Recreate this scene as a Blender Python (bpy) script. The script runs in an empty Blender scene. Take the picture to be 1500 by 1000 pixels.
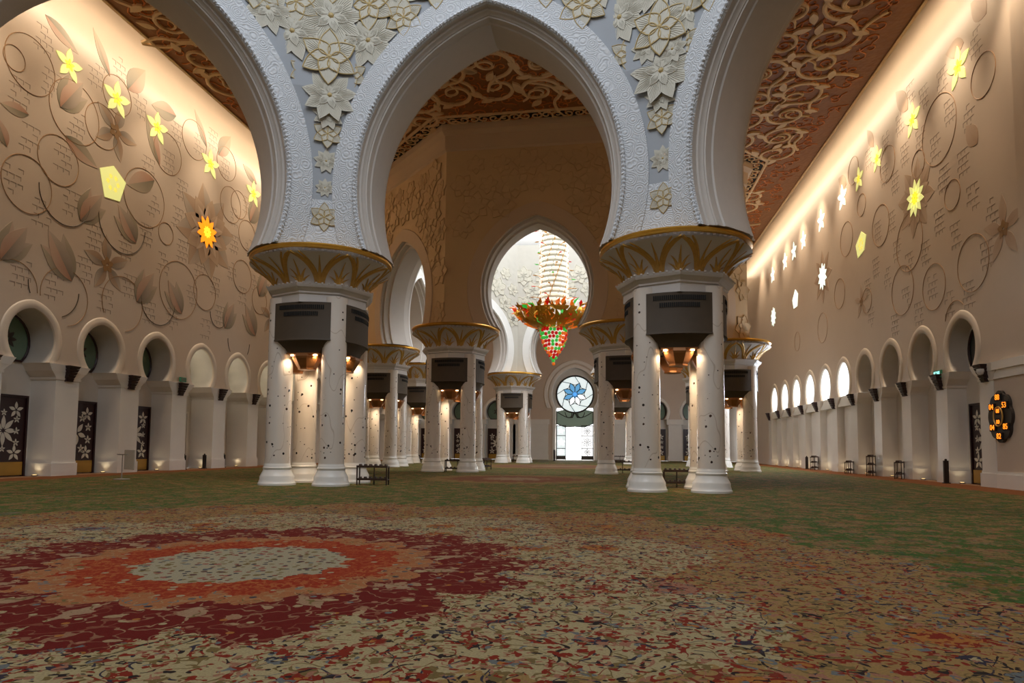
import bpy, math, random
import numpy as np
from math import sin, cos, pi, sqrt, radians, atan2, acos, asin, tan
from mathutils import Vector, Matrix
from mathutils.geometry import tessellate_polygon
random.seed(7)
SC = bpy.context.scene
COL = SC.collection

# ------------------------------------------------------------------ camera
F_PX, YAW, PITCH, ROLL, PCY = 957.97, radians(8.6186), radians(3.8019), radians(0.4834), 592.1
EYE = Vector((0.0, 0.0, 1.4))
_r0 = Vector((cos(YAW), sin(YAW), 0)); _fh = Vector((-sin(YAW), cos(YAW), 0))
_fw = _fh * cos(PITCH) + Vector((0, 0, 1)) * sin(PITCH)
_u0 = -_fh * sin(PITCH) + Vector((0, 0, 1)) * cos(PITCH)
CR = _r0 * cos(ROLL) + _u0 * sin(ROLL); CU = _u0 * cos(ROLL) - _r0 * sin(ROLL)
cam = bpy.data.cameras.new('camera'); cam_o = bpy.data.objects.new('camera', cam); COL.objects.link(cam_o)
cam.sensor_width = 36.0; cam.sensor_fit = 'HORIZONTAL'; cam.lens = F_PX / 1500 * 36
cam.shift_y = (PCY - 500) / 1500; cam.clip_end = 400
m = Matrix((CR, CU, -_fw)).transposed().to_4x4(); m.translation = EYE; cam_o.matrix_world = m
SC.camera = cam_o

# ------------------------------------------------------------------ world, lights, exposure
W = bpy.data.worlds.new('world'); SC.world = W; W.use_nodes = True
W.node_tree.nodes['Background'].inputs[0].default_value = (0.93, 0.97, 1.0, 1)
W.node_tree.nodes['Background'].inputs[1].default_value = 2.2
SC.view_settings.view_transform = 'Standard'; SC.view_settings.look = 'None'
SC.view_settings.exposure = 0.5; SC.view_settings.gamma = 1.0; SC.view_settings.use_curve_mapping = False

# main dimensions of the hall (metres)
XL, XR, YN, YF, ZC, ZR = -24.18, 14.92, -14.0, 79.5, 20.4, 8.43
EL, ER = 2.75, 1.75      # width of the light slots between ceiling edge and side walls
CX = -4.35
A1, C1 = 13.14, 7.42
A2, C2 = 9.95, 49.87

def light(name, kind, loc, energy, color, rot=(0, 0, 0), **kw):
    l = bpy.data.lights.new(name, kind); l.energy = energy; l.color = color
    for k, v in kw.items(): setattr(l, k, v)
    o = bpy.data.objects.new(name, l); o.location = loc; o.rotation_euler = rot; COL.objects.link(o); return o

COOL = (0.87, 0.93, 1.0); WARM = (1.0, 0.80, 0.56); LAMP = (1.0, 0.78, 0.52)
# daylight that comes down through the drum windows of the two domes
light('dome_daylight', 'AREA', (CX, C1, 26.0), 2650, COOL, shape='DISK', size=20)
light('dome_daylight', 'AREA', (CX, C2, 27.0), 3200, (.93, .96, 1), shape='DISK', size=17)
# cove lamps hidden in the slot between ceiling and side walls
for x, s, e in ((XL + 2.0, 1, 1350), (XR - 1.25, -1, 800)):
    light('cove_lamp', 'AREA', (x, 44, ZC + 1.05), e, WARM, (0, s * radians(46), 0), shape='RECTANGLE', size=0.3, size_y=68)
# wall-washing spots in the same slots, aimed down the marble
for x, s, e in ((XL + 2.3, -1, 800), (XR - 1.5, 1, 1300)):
    for j in range(11):
        light('wall_wash', 'SPOT', (x, 21 + 4.6 * j, ZC + .55), e, (1.0, .80, .58), (0, s * radians(-13), 0), spot_size=radians(64), spot_blend=1.0, shadow_soft_size=.15)
# daylight through the open far doors
light('door_daylight', 'AREA', (CX, YF + 0.6, 3.2), 500, (1, 1, 1), (radians(90), 0, radians(180)), shape='RECTANGLE', size=3.4, size_y=5.5)

# daylight through the six clear arch windows of the right wall
for k in range(4, 10):
    light('window_daylight', 'AREA', (XR - .12, 30.5 + 3.616 * k, 6.0), 210, (.80, .89, 1.0), (0, radians(90), 0), shape='RECTANGLE', size=1.9, size_y=1.9)

# ------------------------------------------------------------------ helpers
def lin(c):
    c = c / 255.0
    return c / 12.92 if c <= 0.04045 else ((c + 0.055) / 1.055) ** 2.4
def rgb(r, g, b): return (lin(r), lin(g), lin(b), 1)

def ray(px, py):
    u, v = px - 750, py - PCY
    return (CR * u - CU * v + _fw * F_PX).normalized()
def on_x(px, py, X):
    d = ray(px, py); t = (X - EYE.x) / d.x; return EYE + d * t
def on_y(px, py, Y):
    d = ray(px, py); t = (Y - EYE.y) / d.y; return EYE + d * t
def on_floor(px, py, z=0.0):
    d = ray(px, py); t = (z - EYE.z) / d.z; return EYE + d * t

class NT:
    """tiny node-tree writer"""
    def __init__(s, name):
        s.m = bpy.data.materials.new(name); s.m.use_nodes = True; s.t = s.m.node_tree
        s.b = s.t.nodes['Principled BSDF']
    def n(s, typ, ins=None, **kw):
        nd = s.t.nodes.new(typ)
        for k, v in kw.items(): setattr(nd, k, v)
        for k, v in (ins or {}).items(): s.put(nd.inputs[k], v)
        return nd
    def put(s, sock, v):
        if hasattr(v, 'is_output'): s.t.links.new(v, sock)
        else: sock.default_value = v
    def math(s, op, a, b=0.0, c=0.0, clamp=False):
        nd = s.t.nodes.new('ShaderNodeMath'); nd.operation = op; nd.use_clamp = clamp
        for i, v in enumerate((a, b, c)): s.put(nd.inputs[i], v)
        return nd.outputs[0]
    def mix(s, f, a, b, blend='MIX'):
        nd = s.t.nodes.new('ShaderNodeMix'); nd.data_type = 'RGBA'; nd.blend_type = blend
        s.put(nd.inputs['Factor'], f); s.put(nd.inputs['A'], a); s.put(nd.inputs['B'], b)
        return nd.outputs['Result']
    def obj(s): return s.n('ShaderNodeTexCoord').outputs['Object']
    def ramp(s, f, stops, interp='LINEAR'):
        nd = s.t.nodes.new('ShaderNodeValToRGB'); nd.color_ramp.interpolation = interp
        e = nd.color_ramp.elements
        while len(e) < len(stops): e.new(0.5)
        for el, (p, c) in zip(e, stops): el.position = p; el.color = c
        s.put(nd.inputs[0], f); return nd.outputs[0]
    def noise(s, vec, scale, detail=3, rough=0.5, out='Fac'):
        return s.n('ShaderNodeTexNoise', {'Vector': vec, 'Scale': scale, 'Detail': detail, 'Roughness': rough}).outputs[out]
    def vor(s, vec, scale, feature='F1'):
        return s.n('ShaderNodeTexVoronoi', {'Vector': vec, 'Scale': scale}, feature=feature)
    def bump(s, h, strength=0.3, dist=0.05):
        s.put(s.b.inputs['Normal'], s.n('ShaderNodeBump', {'Height': h, 'Strength': strength, 'Distance': dist}).outputs[0])

MAT = {}
def plain(name, col, rough=0.6, metal=0.0, var=0.08, scale=3.0, bump=0.0, bscale=20.0, spec=0.5):
    t = NT(name); v = t.obj(); nz = t.noise(v, scale, 4)
    dark = tuple(c * (1 - var) for c in col[:3]) + (1,); lite = tuple(min(1, c * (1 + var)) for c in col[:3]) + (1,)
    t.put(t.b.inputs['Base Color'], t.mix(nz, dark, lite))
    t.b.inputs['Roughness'].default_value = rough; t.b.inputs['Metallic'].default_value = metal
    t.b.inputs['Specular IOR Level'].default_value = spec
    if bump: t.bump(t.noise(v, bscale, 3), bump, 0.03)
    MAT[name] = t.m; return t.m
def glow(name, col, strength, base=None):
    t = NT(name); t.b.inputs['Base Color'].default_value = base or col
    t.b.inputs['Emission Color'].default_value = col; t.b.inputs['Emission Strength'].default_value = strength
    MAT[name] = t.m; return t.m

class MB:
    """collects geometry for ONE mesh object"""
    def __init__(s): s.v = []; s.f = []; s.mi = []; s.fade = []
    def add(s, vs, fs, mi=0, fade=None):
        o = len(s.v); s.v.extend(tuple(p) for p in vs)
        s.fade.extend(fade if fade is not None else [1.0] * len(vs))
        for f in fs: s.f.append(tuple(i + o for i in f)); s.mi.append(mi)
        return s
    def box(s, c, d, mi=0, taper=1.0):
        x, y, z = c; a, b, h = d[0] / 2, d[1] / 2, d[2] / 2; t = taper
        vs = [(x - a, y - b, z - h), (x + a, y - b, z - h), (x + a, y + b, z - h), (x - a, y + b, z - h),
              (x - a * t, y - b * t, z + h), (x + a * t, y - b * t, z + h), (x + a * t, y + b * t, z + h), (x - a * t, y + b * t, z + h)]
        return s.add(vs, [(3, 2, 1, 0), (4, 5, 6, 7), (0, 1, 5, 4), (1, 2, 6, 5), (2, 3, 7, 6), (3, 0, 4, 7)], mi)
    def lathe(s, prof, n=24, c=(0, 0), mi=0, cap=True, rot=0.0):
        vs = []
        for r, z in prof:
            for i in range(n):
                a = 2 * pi * i / n + rot; vs.append((c[0] + r * cos(a), c[1] + r * sin(a), z))
        fs = []
        for j in range(len(prof) - 1):
            for i in range(n):
                k = (i + 1) % n; fs.append((j * n + i, j * n + k, (j + 1) * n + k, (j + 1) * n + i))
        if cap: fs.append(tuple(range(n - 1, -1, -1))); fs.append(tuple((len(prof) - 1) * n + i for i in range(n)))
        return s.add(vs, fs, mi)
    def grid(s, rows, mi=0, closed=False, fade=None):
        n = len(rows[0]); vs = [p for r in rows for p in r]; fs = []
        for j in range(len(rows) - 1):
            for i in range(n if closed else n - 1):
                k = (i + 1) % n; fs.append((j * n + i, j * n + k, (j + 1) * n + k, (j + 1) * n + i))
        return s.add(vs, fs, mi, fade)
    def tube(s, pts, r, n=6, mi=0, closed=False):
        pts = [Vector(p) for p in pts]; rows = []; N = len(pts); up = None
        for i, p in enumerate(pts):
            a = pts[(i - 1) % N] if (closed or i) else p; b = pts[(i + 1) % N] if (closed or i < N - 1) else p
            t = (b - a).normalized()
            if up is None: up = t.orthogonal().normalized()
            up = (up - t * up.dot(t)).normalized(); q = t.cross(up)
            rr = r[i] if isinstance(r, (list, tuple)) else r
            rows.append([p + (up * cos(2 * pi * k / n) + q * sin(2 * pi * k / n)) * rr for k in range(n)])
        if closed: rows.append(rows[0])
        s.grid(rows, mi, True)
        return s
    def prism(s, poly, h0, h1, tf, mi=0, mside=None, fade=None):
        """poly: 2D outline; tf(u,v,h)->3D; caps at h1 with sides to h0"""
        n = len(poly); vs = [tf(u, v, h0) for u, v in poly] + [tf(u, v, h1) for u, v in poly]
        fd = None if fade is None else list(fade) * 2
        o = len(s.v); s.add(vs, [], 0, fd)
        s.f.append(tuple(o + n + i for i in range(n))); s.mi.append(mi)
        for i in range(n):
            k = (i + 1) % n; s.f.append((o + i, o + k, o + n + k, o + n + i)); s.mi.append(mi if mside is None else mside)
        return s
    def mesh(s, name, mats, smooth=False):
        me = bpy.data.meshes.new(name); me.from_pydata(s.v, [], s.f)
        for mm in (mats if isinstance(mats, (list, tuple)) else [mats]): me.materials.append(mm)
        me.polygons.foreach_set('material_index', s.mi)
        if smooth:
            me.polygons.foreach_set('use_smooth', [True] * len(me.polygons))
        if any(f != 1.0 for f in s.fade):
            at = me.attributes.new('fade', 'FLOAT', 'POINT'); at.data.foreach_set('value', s.fade)
        me.validate(); me.update()
        if smooth:
            try: me.set_sharp_from_angle(angle=radians(38))
            except Exception: pass
        return me
    def build(s, name, mats, parent=None, smooth=False, loc=None):
        return put(name, s.mesh(name, mats, smooth), parent, loc)

def put(name, me, parent=None, loc=None, rotz=0.0):
    o = bpy.data.objects.new(name, me); COL.objects.link(o)
    if parent is not None: o.parent = parent
    if loc is not None: o.location = loc
    if rotz: o.rotation_euler = (0, 0, rotz)
    return o
def tag(o, label=None, cat=None, group=None, kind=None):
    if label: o['label'] = label
    if cat: o['category'] = cat
    if group: o['group'] = group
    if kind: o['kind'] = kind
    return o
def thing(name, label, cat, loc=(0, 0, 0), rotz=0.0, group=None):
    o = bpy.data.objects.new(name, None); COL.objects.link(o); o.location = loc; o.rotation_euler = (0, 0, rotz)
    o.empty_display_size = 0.2
    return tag(o, label, cat, group)
KIDS = {}
def kids(o):
    return [c for c in bpy.data.objects if c.parent == o]
def copy_tree(o, parent=None):
    c = o.copy(); COL.objects.link(c); c.parent = parent
    for ch in kids(o): copy_tree(ch, c)
    return c
# ------------------------------------------------------------------ materials
plain('marble', rgb(236, 232, 226), 0.20, var=0.05, scale=1.2)
plain('marble_trim', rgb(236, 230, 222), 0.3, var=0.04)
plain('arch_ring', rgb(222, 208, 192), 0.35, var=0.04)
plain('niche', rgb(220, 214, 206), 0.35, var=0.05)
plain('white_plaster', rgb(236, 236, 234), 0.7, var=0.03)
plain('soffit', rgb(200, 193, 186), 0.75, var=0.05, bump=0.12, bscale=60)
plain('gold', rgb(214, 160, 62), 0.32, metal=0.85, var=0.12)
plain('gold_paint', rgb(202, 158, 78), 0.45, metal=0.25, var=0.22, scale=9)
plain('capital', rgb(214, 208, 204), 0.55, var=0.05)
plain('bronze_dark', rgb(74, 60, 44), 0.6, metal=0.0, var=0.15, bump=0.25, bscale=150)
plain('bronze_lamp', rgb(150, 96, 50), 0.4, metal=0.4, var=0.12)
plain('slot', rgb(14, 12, 10), 0.8)
plain('wood_dark', rgb(58, 36, 24), 0.5, var=0.2, scale=8)
plain('door_maroon', rgb(46, 18, 22), 0.35, var=0.15)
plain('brass_plate', rgb(176, 136, 58), 0.4, metal=0.4, var=0.1)
plain('flower_white', rgb(220, 214, 200), 0.4)
plain('steel', rgb(170, 165, 158), 0.35, metal=0.6)
plain('paper', rgb(196, 186, 172), 0.7)
plain('bracket', rgb(50, 30, 30), 0.5, var=0.15)
plain('glass_green', rgb(104, 128, 108), 0.18, var=0.16, scale=2.5)
plain('glass_dark', rgb(46, 52, 48), 0.3, var=0.1)
plain('frame_dark', rgb(52, 44, 38), 0.5)
plain('scroll', rgb(224, 192, 148), 0.55, var=0.12, scale=2, bump=0.3, bscale=30)
plain('vine_orange', rgb(206, 122, 56), 0.5, var=0.15)
plain('lattice_dark', rgb(16, 11, 8), 0.8)
plain('vine_line', rgb(160, 122, 82), 0.5, var=0.2, scale=1.0)
plain('vine_pale', rgb(176, 136, 98), 0.5, var=0.2)
plain('vine_dark', rgb(84, 70, 52), 0.5, var=0.2)
plain('script_inlay', rgb(158, 138, 122), 0.6)
plain('flower_centre', rgb(150, 112, 66), 0.5)
plain('stucco_cream', rgb(206, 202, 188), 0.7, var=0.05)
plain('stucco_gold', rgb(190, 166, 112), 0.5, var=0.1)
plain('stucco_beige', rgb(204, 180, 146), 0.75, var=0.08)
plain('bollard', rgb(44, 34, 30), 0.5)
plain('camera_white', rgb(205, 205, 205), 0.35)
plain('exit_green', rgb(60, 140, 110), 0.4)
glow('star_yellow', rgb(226, 226, 140), 0.46); glow('star_core', rgb(246, 214, 60), 0.62)
glow('star_white', rgb(226, 240, 226), 0.85); glow('star_orange', rgb(244, 138, 20), 0.9); glow('star_sun', rgb(252, 206, 50), 0.95)
glow('window_day', rgb(246, 252, 255), 1.3); glow('lamp_disc', rgb(255, 226, 170), 9.0)
glow('digit', rgb(255, 128, 28), 1.6); glow('exit_glow', rgb(150, 235, 225), 0.9); glow('spark', rgb(255, 240, 205), 3.0)
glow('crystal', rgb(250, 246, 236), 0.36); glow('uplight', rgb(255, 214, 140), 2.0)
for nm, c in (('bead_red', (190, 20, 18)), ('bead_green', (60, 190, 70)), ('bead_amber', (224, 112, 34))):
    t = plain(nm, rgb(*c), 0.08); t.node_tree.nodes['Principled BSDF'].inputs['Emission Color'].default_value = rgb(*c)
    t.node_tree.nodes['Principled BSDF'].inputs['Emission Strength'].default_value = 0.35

def wall_mat(name, c1, c2, rough, relief=0.0):
    t = NT(name); v = t.obj()
    a = t.noise(v, 0.35, 4); b = t.noise(v, 1.6, 5, 0.6)
    col = t.mix(a, c1, c2); col = t.mix(t.math('MULTIPLY', b, 0.25), col, tuple(x * 0.72 for x in c1[:3]) + (1,))
    t.put(t.b.inputs['Base Color'], col); t.b.inputs['Roughness'].default_value = rough
    if relief: t.bump(t.vor(v, 2.2, 'SMOOTH_F1').outputs['Distance'], relief, 0.06)
    MAT[name] = t.m
wall_mat('wall_marble', rgb(216, 198, 180), rgb(206, 188, 170), 0.30)
wall_mat('relief_beige', rgb(214, 188, 150), rgb(200, 172, 134), 0.8, 0.35)
wall_mat('beige_plain', rgb(206, 184, 160), rgb(198, 176, 152), 0.7)
wall_mat('inner_white', rgb(206, 203, 194), rgb(194, 190, 180), 0.8, 0.25)
wall_mat('spandrel', rgb(174, 179, 186), rgb(166, 172, 180), 0.8)
# carved archivolt: small repeated rosettes in low relief
t = NT('carved_white'); v = t.obj()
w1 = t.vor(v, 2.6).outputs['Distance']; w2 = t.math('SINE', t.math('MULTIPLY', w1, 38.0)); w3 = t.vor(v, 9.0).outputs['Distance']
t.put(t.b.inputs['Base Color'], t.mix(t.math('MULTIPLY_ADD', w2, 0.5, 0.5), rgb(204, 208, 214), rgb(216, 219, 223)))
t.b.inputs['Roughness'].default_value = 0.75; t.bump(t.math('ADD', w2, t.math('MULTIPLY', w3, 1.5)), 0.35, 0.03); MAT['carved_white'] = t.m
# column: pearly marble with dark inlaid blossoms and thin stems
t = NT('column_inlay'); v = t.obj()
vo = t.vor(v, 3.6); spot = t.math('LESS_THAN', t.math('ADD', vo.outputs['Distance'], t.math('MULTIPLY', t.noise(v, 16, 1), 0.10)), 0.205)
sep = t.n('ShaderNodeSeparateXYZ', {'Vector': v}); rnd = t.n('ShaderNodeSeparateColor', {'Color': vo.outputs['Color']})
spot = t.math('MULTIPLY', spot, t.math('LESS_THAN', rnd.outputs[0], t.math('SUBTRACT', 1.05, t.math('MULTIPLY', sep.outputs['Z'], 0.15))))
spot = t.math('MULTIPLY', spot, t.math('GREATER_THAN', sep.outputs['Z'], 0.85))
vo2 = t.vor(v, 7.0); r2 = t.n('ShaderNodeSeparateColor', {'Color': vo2.outputs['Color']})
spot2 = t.math('MULTIPLY', t.math('LESS_THAN', vo2.outputs['Distance'], 0.16), t.math('LESS_THAN', r2.outputs[1], t.math('SUBTRACT', 0.36, t.math('MULTIPLY', sep.outputs['Z'], 0.05))))
spot2 = t.math('MULTIPLY', spot2, t.math('GREATER_THAN', sep.outputs['Z'], 0.85))
stem = t.math('LESS_THAN', t.math('ABSOLUTE', t.math('SUBTRACT', t.noise(t.n('ShaderNodeMapping', {'Vector': v, 'Scale': (1, 1, 0.45)}).outputs[0], 1.0, 1), 0.5)), 0.004)
stem = t.math('MULTIPLY', stem, t.math('GREATER_THAN', sep.outputs['Z'], 0.8))
col = t.mix(t.noise(v, 1.2, 4), rgb(232, 222, 212), rgb(222, 210, 198)); col = t.mix(t.math('MULTIPLY', stem, 0.4), col, rgb(160, 134, 106))
col = t.mix(t.math('MAXIMUM', spot, spot2), col, t.mix(rnd.outputs[2], rgb(34, 32, 34), rgb(78, 52, 42)))
t.put(t.b.inputs['Base Color'], col); t.b.inputs['Roughness'].default_value = 0.16; MAT['column_inlay'] = t.m
# ceiling field: brown carved ground
t = NT('ceiling_brown'); v = t.obj(); w = t.noise(v, 2.4, 4, 0.6)
t.put(t.b.inputs['Base Color'], t.mix(w, rgb(132, 84, 44), rgb(160, 104, 56))); t.b.inputs['Roughness'].default_value = 0.6
t.bump(t.vor(v, 4.5).outputs['Distance'], 0.5, 0.05); MAT['ceiling_brown'] = t.m
# inlay petals: colour fades along each petal (the stone itself is shaded from dark to pale)
def petal_mat(name, dark, pale, rough=0.4):
    t = NT(name); f = t.n('ShaderNodeAttribute', attribute_name='fade').outputs['Fac']
    t.put(t.b.inputs['Base Color'], t.mix(f, dark, pale)); t.b.inputs['Roughness'].default_value = rough; MAT[name] = t.m
petal_mat('petal_grey', rgb(98, 88, 76), rgb(196, 178, 160)); petal_mat('petal_green', rgb(92, 88, 68), rgb(188, 172, 150))
petal_mat('petal_rose', rgb(162, 112, 86), rgb(204, 180, 160)); petal_mat('petal_brown', rgb(136, 102, 76), rgb(190, 164, 138))
petal_mat('petal_pale', rgb(170, 138, 112), rgb(200, 176, 154))

# carpet ------------------------------------------------------------
def carpet_mat():
    t = NT('carpet'); v = t.obj(); s = t.n('ShaderNodeSeparateXYZ', {'Vector': v}); x, y = s.outputs['X'], s.outputs['Y']
    def noise(vec, scale, detail=2, rough=0.5, out='Fac'):
        return t.n('ShaderNodeTexNoise', {'Vector': vec, 'Scale': scale, 'Detail': detail, 'Roughness': rough}, noise_dimensions='2D').outputs[out]
    def vor(vec, scale, feature='F1'):
        return t.n('ShaderNodeTexVoronoi', {'Vector': vec, 'Scale': scale}, feature=feature, voronoi_dimensions='2D')
    M = t.math
    def lt(a, b): return M('LESS_THAN', a, b)
    def gt(a, b): return M('GREATER_THAN', a, b)
    def shift(a, b, sx=1.0, sy=1.0): return t.n('ShaderNodeMapping', {'Vector': v, 'Location': (a, b, 0), 'Scale': (sx, sy, 1)}).outputs[0]
    warp = noise(v, 1.6, 2, .5, 'Color')
    def warped(vec, amt): return t.n('ShaderNodeVectorMath', {0: vec, 1: t.n('ShaderNodeVectorMath', {0: warp, 'Scale': amt}, operation='SCALE').outputs[0]}, operation='ADD').outputs[0]
    dx = M('SUBTRACT', x, CX); dy = M('SUBTRACT', y, C1)
    r = M('SQRT', M('ADD', M('MULTIPLY', dx, dx), M('MULTIPLY', dy, dy))); th = M('ARCTAN2', dy, dx)
    def lob(n, ph=0.0): return M('ABSOLUTE', M('SINE', M('MULTIPLY_ADD', th, n / 2.0, ph)))
    n5 = noise(v, 5.0, 3); jag = M('SUBTRACT', n5, 0.5); n2 = noise(v, 2.0, 3, .6); n12 = noise(v, 13.0, 2)
    RED, CRIM, NAVY, ORG, BLU, ROSE, BLK, OL = rgb(146, 42, 28), rgb(112, 14, 20), rgb(52, 52, 72), rgb(186, 122, 62), rgb(118, 126, 130), rgb(176, 124, 102), rgb(38, 34, 38), rgb(132, 112, 70)
    CREAM, OCHRE = rgb(192, 176, 136), rgb(174, 140, 90)
    rj = M('MULTIPLY_ADD', jag, 0.9, r)
    # ground fields
    gm = gt(M('MULTIPLY_ADD', n12, 0.5, M('MULTIPLY', n2, 0.75)), 0.665)
    col = t.mix(gm, rgb(66, 108, 44), rgb(156, 128, 84))
    col = t.mix(M('MULTIPLY', lt(vor(v, 2.4).outputs['Distance'], .2), .7), col, rgb(150, 110, 84))
    isg = gt(M('SUBTRACT', rj, M('MULTIPLY', lob(16), 0.8)), 7.6)
    col = t.mix(isg, OCHRE, col)
    col = t.mix(lt(M('SUBTRACT', rj, M('MULTIPLY', lob(8), 1.3)), 4.75), col, CREAM)
    ground = col
    # scattered motifs
    def motif(col, scale, rad, keep, stops, off=(0, 0), st=(1, 1), warp_=.3, rag=.25):
        vo = vor(warped(shift(off[0], off[1], *st), warp_), scale); rc = t.n('ShaderNodeSeparateColor', {'Color': vo.outputs['Color']})
        d = M('MULTIPLY_ADD', M('SUBTRACT', n12, .5), rag, vo.outputs['Distance'])
        return t.mix(M('MULTIPLY', lt(d, rad), lt(rc.outputs[0], keep)), col, t.ramp(rc.outputs[1], stops, 'CONSTANT'))
    def stem(col, scale, off, wd, c, gate):
        nz = noise(shift(off, off * 2), scale, 1); return t.mix(M('MULTIPLY', lt(M('ABSOLUTE', M('SUBTRACT', nz, 0.5)), wd), gt(noise(shift(-off, off), 2.6, 1), gate)), col, c)
    def stroke(col, scale, off, wd, cols, gsc, gate, keepmask=None):
        nz = noise(shift(off, off * 1.7), scale, 1.5); m_ = M('MULTIPLY', lt(M('ABSOLUTE', M('SUBTRACT', nz, 0.5)), wd), gt(noise(shift(-off, off), gsc, 1), gate))
        if keepmask is not None: m_ = M('MULTIPLY', m_, keepmask)
        return t.mix(m_, col, t.ramp(noise(shift(off * 2, -off), 1.3, 1), cols, 'CONSTANT'))
    col = stem(col, 1.5, 3.0, .009, BLK, .47); col = stem(col, 1.9, 33.0, .008, NAVY, .5); col = stem(col, 2.1, 9.0, .008, rgb(140, 56, 42), .48); col = stem(col, 2.6, 15.0, .010, OL, .42); col = stem(col, 3.2, 21.0, .010, ROSE, .5)
    col = motif(col, .55, .155, .62, [(0, RED), (.5, NAVY)], rag=.16); col = motif(col, .55, .145, .62, [(0, ORG), (.40, BLU), (.6, ORG), (.85, ROSE)], rag=.16)
    col = motif(col, .55, .06, .62, [(0, RED), (.4, NAVY), (.7, RED)], rag=.16)
    col = motif(col, 1.7, .17, .6, [(0, RED), (.3, ROSE), (.45, NAVY), (.6, RED), (.8, BLU)], (3, 1), (1, 1.5), rag=.4)
    col = motif(col, 1.7, .08, .6, [(0, CREAM), (.5, ORG)], (3, 1), (1, 1.5))
    col = stroke(col, 3.6, 4.0, .034, [(0, RED), (.46, OL), (.56, NAVY)], 5.2, .575)
    col = stroke(col, 4.2, 11.0, .034, [(0, ROSE), (.42, RED), (.50, BLK), (.56, OL)], 6.0, .575)
    col = stroke(col, 5.0, 17.0, .04, [(0, OL), (.45, RED), (.55, BLU)], 7.0, .58)
    col = stroke(col, 6.5, 27.0, .05, [(0, RED), (.44, BLK), (.52, ROSE), (.6, OL)], 8.5, .59)
    col = motif(col, 5.0, .17, .5, [(0, RED), (.3, ROSE), (.5, BLK), (.6, RED), (.8, BLU)], (5, 4), (1.5, 1), rag=.4)
    col = motif(col, 9.0, .20, .5, [(0, OL), (.3, RED), (.6, ROSE), (.8, BLK)], (2, 8), (1, 1.4), rag=.4)
    col = t.mix(M('MULTIPLY', isg, .60), col, ground)
    # crimson ring: torn, lobed outline, broken up by scrolls, blossoms and rose palmettes
    edge = M('SUBTRACT', M('MULTIPLY_ADD', jag, .9, r), M('MULTIPLY', M('POWER', lob(16, .2), .7), .62))
    cm = M('MULTIPLY', lt(edge, 2.86), gt(M('MULTIPLY_ADD', jag, .5, r), 2.05))
    pods = lt(M('ADD', M('MULTIPLY', M('ABSOLUTE', M('SUBTRACT', r, 2.42)), 1.3), M('MULTIPLY', lob(16, .2), .95)), M('MULTIPLY_ADD', jag, .5, .36))
    bl = vor(v, 4.2); blc = t.n('ShaderNodeSeparateColor', {'Color': bl.outputs['Color']})
    scr = lt(M('ABSOLUTE', M('SUBTRACT', noise(shift(31, 7), 4.4, 1.5), .5)), .024)
    scr2 = lt(M('ABSOLUTE', M('SUBTRACT', noise(shift(3, 57), 6.0, 1.5), .5)), .028)
    bo = lt(vor(warped(shift(2, 2), .3), 2.3).outputs['Distance'], M('MULTIPLY_ADD', jag, .5, .13))
    ring = t.mix(n5, CRIM, rgb(122, 22, 24))
    ring = t.mix(M('MULTIPLY', scr, .85), ring, t.mix(blc.outputs[1], rgb(182, 146, 116), rgb(140, 70, 54)))
    ring = t.mix(bo, ring, t.mix(blc.outputs[2], CREAM, rgb(176, 130, 104)))
    ring = t.mix(M('MULTIPLY', lt(bl.outputs['Distance'], .13), lt(blc.outputs[0], .5)), ring, t.ramp(blc.outputs[2], [(0, ROSE), (.35, CREAM), (.6, BLU), (.8, ORG)], 'CONSTANT'))
    pod_c = t.mix(n5, rgb(190, 162, 132), rgb(170, 128, 102)); pod_c = stroke(pod_c, 5.0, 41.0, .03, [(0, RED), (.5, OL)], 5.0, .5)
    ring = t.mix(pods, ring, pod_c)
    col = t.mix(cm, col, ring)
    # salmon ring with red inner lobes and blue sprigs
    orn = M('SUBTRACT', M('MULTIPLY_ADD', jag, .35, r), M('MULTIPLY', lob(16, .2), .30)); so = lt(orn, 2.0)
    sal = t.mix(n5, rgb(192, 128, 84), rgb(172, 104, 66)); sal = t.mix(M('MULTIPLY', scr2, .6), sal, rgb(186, 154, 118)); sal = stroke(sal, 5.2, 51.0, .03, [(0, OL), (.5, RED), (.55, BLU)], 6.0, .55)
    sal = t.mix(M('MULTIPLY', lt(bl.outputs['Distance'], .15), lt(blc.outputs[0], .35)), sal, t.mix(blc.outputs[1], NAVY, rgb(150, 146, 136)))
    red_in = lt(M('SUBTRACT', M('MULTIPLY_ADD', jag, .6, r), M('MULTIPLY', lob(16), .22)), 1.68)
    redp = t.mix(M('MAXIMUM', gt(n12, .56), scr2), rgb(166, 48, 26), t.mix(blc.outputs[2], rgb(190, 106, 60), rgb(176, 70, 40)))
    redp = t.mix(M('MULTIPLY', lt(bl.outputs['Distance'], .16), lt(blc.outputs[0], .4)), redp, rgb(186, 168, 138))
    sal = t.mix(red_in, sal, redp); col = t.mix(so, col, sal)
    # cream heart
    hc = lt(M('MULTIPLY_ADD', lob(16), .13, M('MULTIPLY_ADD', jag, .3, r)), 1.28)
    heart = rgb(182, 172, 146)
    def dots(col, scale, rad, keep, stops, off):
        vo = vor(shift(off, off), scale); rc = t.n('ShaderNodeSeparateColor', {'Color': vo.outputs['Color']}); return t.mix(M('MULTIPLY', lt(M('MULTIPLY_ADD', M('SUBTRACT', n12, .5), .3, vo.outputs['Distance']), rad), lt(rc.outputs[0], keep)), col, t.ramp(rc.outputs[1], stops, 'CONSTANT'))
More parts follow.
